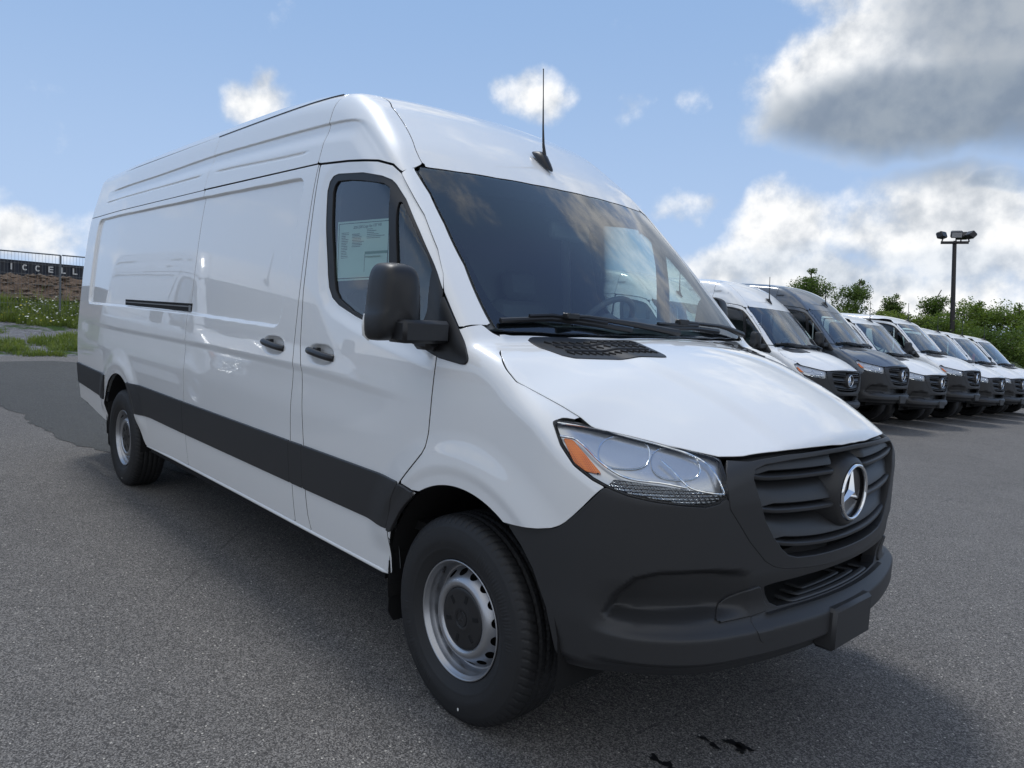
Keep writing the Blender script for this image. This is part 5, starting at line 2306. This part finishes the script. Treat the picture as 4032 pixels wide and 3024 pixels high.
# dark container with stencilled letters
c0 = st2(5.6, -7.5)
c1 = st2(6.6, 8.5)
cd = np.array(c1) - np.array(c0)
cl = np.linalg.norm(cd)
cd = cd / cl
root = empty('container', (*c0, .925))
ang = math.atan2(cd[1], cd[0])
root.rotation_euler = (0, R(1.08), ang)
mb = MB()
V = []
ns = int(cl / .07)
for k in range(ns + 1):
    ph = (k % 4)
    dy = (0, 0, .035, .035)[ph]
    for z in (0, 1.72):
        V.append((k * .07, dy, z))
mb.add(V, [(2 * k, 2 * k + 1, 2 * k + 3, 2 * k + 2) for k in range(ns)])
mb.build('wall', 'container_navy', root)
mb = MB()
mb.box((cl / 2, .05, 1.75), (cl / 2, .07, .045))
mb.box((cl / 2, 1.2, 1.74), (cl / 2, 1.2, .02))
mb.box((cl / 2, 2.4, .86), (cl / 2, .02, .86))
mb.build('top_frame', 'container_navy', root)
tag(root, 'long dark navy corrugated container with white stencilled letters behind the fence', 'container')


# stencil letters, stroke by stroke (with the stencil's bridges)
def letter(ch, x, z, h, root, y=-.012):
    w = h * .74
    t = h * .20
    mb = MB()

    def bar(u0, v0, u1, v1):
        mb.box((x + (u0 + u1) / 2, y, z + (v0 + v1) / 2), (abs(u1 - u0) / 2, .006, abs(v1 - v0) / 2))
    if ch == 'I':
        bar(0, 0, t, h)
    elif ch == 'L':
        bar(0, 0, t, h)
        bar(t * 1.25, 0, w * .95, t * .95)
    elif ch == 'E':
        bar(0, 0, t, h)
        for v in (0, h / 2 - t * .45, h - t * .95):
            bar(t * 1.25, v, w * .95, v + t * .95)
    elif ch == 'C':
        for a0, a1 in ((40, 82), (98, 262), (278, 320)):
            pts = []
            for a in np.linspace(a0, a1, 9):
                pts.append((x + w * .52 + w * .5 * math.cos(R(a)), z + h / 2 + h * .5 * math.sin(R(a))))
            inn = []
            for a in np.linspace(a1, a0, 9):
                inn.append((x + w * .52 + (w * .5 - t) * math.cos(R(a)), z + h / 2 + (h * .5 - t) * math.sin(R(a))))
            mb.prism(pts + inn, lambda u, v, d: (u, d, v), y - .006, y + .006)
    mb.build('letter', 'white_stencil', root)


LET = [('I', 8.556), ('C', 8.905), ('C', 9.303), ('E', 9.722), ('L', 10.132), ('L', 10.516), ('I', 10.957)]
for ch, xx in LET:
    letter(ch, xx, 1.45, .222, root)
# small round badge under the second C
pts = [(9.44 + .05 * math.cos(a), 1.375 + .032 * math.sin(a)) for a in np.linspace(0, 2 * math.pi, 16, endpoint=False)]
MB().prism(pts, lambda u, v, d: (u, d, v), -.018, -.006).build('badge', 'galvanised', root)

# weeds
rng = np.random.default_rng(11)
Vw, Fw = [], []
N_ = 44000
s_ = rng.uniform(-6.3, 1.7, N_)
t_ = rng.uniform(-5.5, 6.5, N_)
dn = fbm(s_ * .8, t_ * .8, 3, 21) + .25 * (fbm(s_ * 3, t_ * 3, 2, 5) - .4)
keep = dn > .50 - .16 * sstep(-2.5, .2, s_) - .06 * (s_ > 0)
s_, t_ = s_[keep], t_[keep]
x, y = st2(s_, t_)
z = verge_z(s_, t_)
k = z > .0
s_, x, y, z = s_[k], x[k], y[k], z[k]
n_ = len(x)
hh = rng.gamma(3., .032, n_) * (1 + .9 * sstep(-1.5, .5, s_))
for b in range(5):
    a = rng.uniform(0, 6.283, n_)
    ln = hh * rng.uniform(.5, 1.3, n_)
    sp = ln * rng.uniform(.1, .9, n_)
    wd = rng.uniform(.003, .007, n_)
    dx, dy = np.cos(a), np.sin(a)
    bx_, by_ = x + rng.normal(0, .05, n_), y + rng.normal(0, .05, n_)
    P5 = np.stack([np.stack([bx_ - dy * wd, by_ + dx * wd, z - .02], 1), np.stack([bx_ + dy * wd, by_ - dx * wd, z - .02], 1),
                   np.stack([bx_ + dx * sp * .5 + dy * wd * 1.4, by_ + dy * sp * .5 - dx * wd * 1.4, z + ln * .6], 1),
                   np.stack([bx_ + dx * sp * .5 - dy * wd * 1.4, by_ + dy * sp * .5 + dx * wd * 1.4, z + ln * .6], 1),
                   np.stack([bx_ + dx * sp, by_ + dy * sp, z + ln * (1 - .25 * sp / np.maximum(ln, .01))], 1)], 1)
    base = sum(len(v) for v in Vw) + np.arange(n_) * 5
    Vw.append(P5.reshape(-1, 3))
    Fw.append(np.stack([base, base + 1, base + 2], 1))
    Fw.append(np.stack([base, base + 2, base + 3], 1))
    Fw.append(np.stack([base + 3, base + 2, base + 4], 1))
Vw, Fw = np.concatenate(Vw), np.concatenate(Fw)
o = mesh_obj('weeds', np.array(Vw), np.array(Fw), 'weed_green', None, False)
tag(o, 'rough green weeds growing over the gravel verge', 'weeds', kind='stuff')
for nm, mt, num, rs, rt in (('white_flowers', 'flower_white', 260, (-1.6, 1.2), (.2, 4.2)), ('yellow_flowers', 'flower_yellow', 40, (-2, 1.2), (-3., 1.0))):
    mb = MB()
    for k in range(num):
        s_, t_ = rng.uniform(*rs), rng.uniform(*rt)
        x, y = st2(s_, t_)
        z = float(verge_z(np.array(s_), np.array(t_))) + rng.uniform(.18, .48)
        r_ = rng.uniform(.016, .034)
        mb.add([(x + r_ * math.cos(a), y + r_ * math.sin(a), z + .4 * r_ * math.sin(a * 1.3 + k)) for a in np.arange(6) * 1.047] + [(x, y, z - r_ * .6)], [tuple(range(6))] + [(i, (i + 1) % 6, 6) for i in range(6)])
    tag(mb.build(nm, mt), ('white' if 'white' in nm else 'yellow') + ' wildflower heads among the weeds by the fence', 'flowers', kind='stuff')


# ---------------------------------------------------------------- background, right: trees, lamp post, car, building
def polar(az, r):
    return CAMPOS[0] + r * math.cos(R(az)), CAMPOS[1] + r * math.sin(R(az))


def tree(az, r, top_el, width, seed, label, leafm, nleaf, crown0=.25, group='trees behind the parked vans', lsize=.125, tall=False):
    rn = np.random.default_rng(seed)
    x, y = polar(az, r)
    zb = -1.15
    width *= 1.18
    zt = CAMPOS[2] + r * math.tan(R(top_el))
    H = zt - zb
    root = empty('leafy_tree' if tall else 'bushy_tree', (x, y, zb))
    mb = MB()
    pts = [(0, 0, -.2)]
    for k in range(1, 7):
        pts.append((rn.normal(0, .03) * k, rn.normal(0, .03) * k, H * .94 * k / 6))
    mb.tube(pts, np.linspace(.10, .02, 7) * (H / 5), 7)
    limbs = []
    for k in range(26 if tall else 30):
        f = rn.uniform(crown0 * .8, .92)
        h0 = H * .88 * f
        a = rn.uniform(0, 6.283)
        ln = width * .5 * rn.uniform(.55, 1.05) * (1 - .65 * max(0, f - .45) / .55)
        p0 = np.array([0, 0, h0])
        p1 = p0 + np.array([math.cos(a) * ln * .55, math.sin(a) * ln * .55, ln * .28])
        p2 = p0 + np.array([math.cos(a) * ln, math.sin(a) * ln, ln * rn.uniform(.35, .75)])
        mb.tube([p0, p1, p2], [.035 * H / 5, .02 * H / 5, .008], 5)
        limbs += [(p0, p1, p2)]
    mb.build('trunk', 'bark', root, True)
    # leaf clumps along the limbs
    V, Fc = [], []
    cl = []
    for p0, p1, p2 in limbs:
        for k in range(6):
            t = rn.uniform(.2, 1.08)
            p = (1 - t) ** 2 * p0 + 2 * t * (1 - t) * p1 + t * t * p2
            cl.append((p + rn.normal(0, .10, 3), rn.uniform(.24, .50) * min(1.2, width / 2.6)))
    for k in range(10):
        f = rn.uniform(.55, 1.)
        cl.append((np.array([rn.normal(0, .12), rn.normal(0, .12), H * .93 * f]), .20 + .3 * (1 - f)))
    per = nleaf // len(cl)
    C_ = np.repeat(np.array([c for c, _ in cl]), per, 0)
    Rd = np.repeat(np.array([q for _, q in cl]), per)
    n_ = len(C_)
    d = rn.normal(0, 1, (n_, 3))
    d /= np.linalg.norm(d, axis=1)[:, None]
    pp = C_ + d * (Rd * rn.uniform(.2, 1.0, n_) ** .6)[:, None] * np.array([1, 1, .8])
    u = rn.normal(0, 1, (n_, 3)) * [1, 1, .6]
    u /= np.linalg.norm(u, axis=1)[:, None]
    w_ = np.cross(u, rn.normal(0, 1, (n_, 3)))
    w_ /= np.linalg.norm(w_, axis=1)[:, None]
    s_ = (lsize * rn.uniform(.5, 1.1, n_))[:, None]
    V = np.stack([pp - u * s_ * .5, pp + w_ * s_ * .3, pp + u * s_ * .5, pp - w_ * s_ * .3], 1).reshape(-1, 3)
    Fc = np.arange(n_ * 4).reshape(-1, 4)
    mesh_obj('crown', np.array(V), np.array(Fc), leafm, root, False)
    tag(root, label, 'tree', group)
    return root


tree(116.3, 45, 4.75, 3.3, 1, 'tallest tree, with a ragged dark crown, above the grey van\'s roof', 'leaf_dark', 13000, .3, tall=True)
tree(113.2, 44, 4.05, 3.0, 2, 'tall tree just right of the tallest one, its crown open to the sky', 'leaf_dark', 11500, .35, tall=True)
tree(110.75, 46, 3.15, 1.7, 3, 'small slender tree between the two tall trees and the lamp post', 'leaf_dark', 9000, .45, tall=True)
tree(108.25, 45, 3.5, 2.1, 4, 'narrow dark tree just left of the lamp post', 'leaf_dark', 9000, .3, tall=True)
tree(105.9, 43, 2.85, 3.4, 5, 'round bright green tree just right of the lamp post', 'leaf_mid', 13000, .12)
tree(103.7, 42, 2.75, 3.6, 6, 'large bright green tree at the right edge of the photo', 'leaf_mid', 15000, .1)
BU = [(119.6, 43, 1.2, 3.4, 'leaf_mid', 'bush showing between the two high-roof vans'), (117.4, 42, 1.7, 3.4, 'leaf_yellow', 'yellow-green bush under the tallest tree'),
      (115.1, 43, 1.95, 3.6, 'leaf_mid', 'green bush between the trunks of the two tallest trees'), (113.2, 41, 1.55, 3.2, 'leaf_mid', 'green bush below the second tall tree'),
      (111.7, 42, 1.85, 3.2, 'leaf_yellow', 'yellow-green bush right of the second tall tree'),
      (110.2, 41, 1.6, 3.2, 'leaf_yellow', 'yellow-green bush under the slender tree'), (108.7, 41.5, 1.75, 3.0, 'leaf_dark', 'dark bush at the foot of the narrow tree'),
      (107.2, 41, 1.75, 3.0, 'leaf_mid', 'green bush right behind the lamp post'), (102.0, 40, 1.2, 3.4, 'leaf_mid', 'bush beyond the right edge of the lot'), (104.9, 39, .7, 3.2, 'leaf_dark', 'low dark bush below the bright green trees'),
      (106.1, 39.5, .6, 2.8, 'leaf_dark', 'low dark bush left of the bright green trees')]
for k, (az_, r_, e_, w_, m_, lab) in enumerate(BU):
    tree(az_, r_, e_, w_, 30 + k, lab, m_, 12500, .04, lsize=.125)

# lamp post with four floodlights
px_, py_ = polar(106.95, 40)
root = empty('lamp_post', (px_, py_, -1.2))
ln = np.array([-.066 * .956, -.066 * .29])
Hp = 7.0


def LP(h):
    return np.array([ln[0] * h, ln[1] * h, h])


mb = MB()
mb.tube([LP(0), LP(Hp)], [.12, .085], 10)
mb.build('pole', 'pole_brown', root, True)
ax = np.array([.956, .29, 0])
ay = np.array([-.29, .956, 0])
top = LP(Hp)
mb = MB()
rotm = np.stack([ax, ay, [0, 0, 1]], 1)
mb.box(top + [0, 0, .02], (.56, .05, .06), rotm)
mb.box(top + [0, 0, .02], (.05, .35, .05), rotm)
mb.build('cross_arm', 'pole_brown', root)
for u, v, yaw, tilt in ((-.55, 0, 2.7, .35), (.05, -.30, -1.45, .35), (.60, 0, .5, .75), (.25, .32, 1.4, .5)):
    c = top + ax * u + ay * v + [0, 0, .36]
    f = np.array([math.cos(yaw), math.sin(yaw), 0])
    f = ax * f[0] + ay * f[1]
    d = f * math.cos(tilt) - np.array([0, 0, 1]) * math.sin(tilt)
    sdv = np.cross(d, [0, 0, 1])
    sdv /= np.linalg.norm(sdv)
    up = np.cross(sdv, d)
    M3 = np.stack([d, sdv, up], 1)
    mb = MB()
    mb.box(c, (.14, .24, .15), M3, .04)
    mb.tube([c - up * .12 - d * .05, top + ax * u * .95 + ay * v * .9 + [0, 0, .05]], .03, 6)
    lamp = mb.build('floodlight', 'lamp_black', root, True)
    mb = MB()
    mb.box(c + d * .143, (.004, .20, .11), M3)
    mb.build('lamp_glass', 'satin_silver', lamp)
tag(root, 'brown lamp post with four floodlights rising behind the parked vans', 'lamp post')

# dark car at the end of the row
cx, cy = polar(102.6, 33)
root = empty('parked_car', (cx - 1.2, cy, float(gz(0, cy))))
prof = [(-2.3, .75), (-2.25, 1.05), (-1.9, 1.20), (-1.2, 1.66), (-.2, 1.72), (.5, 1.60), (1.15, 1.18), (2.0, 1.02), (2.3, .80), (2.32, .5), (-2.32, .45)]
secs = []
n = len(prof)
V = []
for y, f in ((-.90, .90), (-.86, .97), (-.6, 1.0), (.6, 1.0), (.86, .97), (.90, .90)):
    for x, z in prof:
        V.append((x * (1 if abs(y) < .7 else .985), y if z < 1.1 else y * (1 - .22 * (z - 1.1) / .6), .45 + (z - .45) * f))
Fc = [(i * n + j, i * n + (j + 1) % n, (i + 1) * n + (j + 1) % n, (i + 1) * n + j) for i in range(5) for j in range(n)]
Fc += [tuple(range(n)), tuple(5 * n + j for j in range(n))]
MB().add(V, Fc).build('body', 'black_paint', root, True)
mb = MB()
mb.prism([(-1.75, 1.22), (-1.15, 1.58), (-.2, 1.64), (.45, 1.53), (.95, 1.2)], lambda u, v, d: (u, d * (1 - .2 * (v - 1.2)), v), -.905, .905)
mb.build('side_windows', 'frit_black', root)
for x in (-1.4, 1.4):
    for y in (-.82, .82):
        v, f = lathe([(.0001, -.1), (.2, -.1), (.32, -.09), (.33, 0), (.32, .09), (.2, .1), (.0001, .1)], 20)
        MB().add(v + np.array([x, y, .33]), f.tolist()).build('wheel', 'tyre_rubber', root, True)
tag(root, 'dark car roof and hood showing beyond the last white van', 'car')

# far building
bx_, by_ = polar(102.2, 80)
root = empty('far_building', (bx_, by_, -2))
mb = MB()
mb.box((6, 0, 1.55), (9, 5, 1.55))
mb.build('wall', 'far_wall', root)
mb = MB()
mb.box((6, 0, 3.25), (9.2, 5.2, .14))
mb.build('roof', 'far_white', root)
mb = MB()
mb.box((4, -5.03, 1.0), (1.2, .03, 1.0))
mb.build('door', 'far_white', root)
tag(root, 'low brown building far behind the trees at the right edge', 'building')
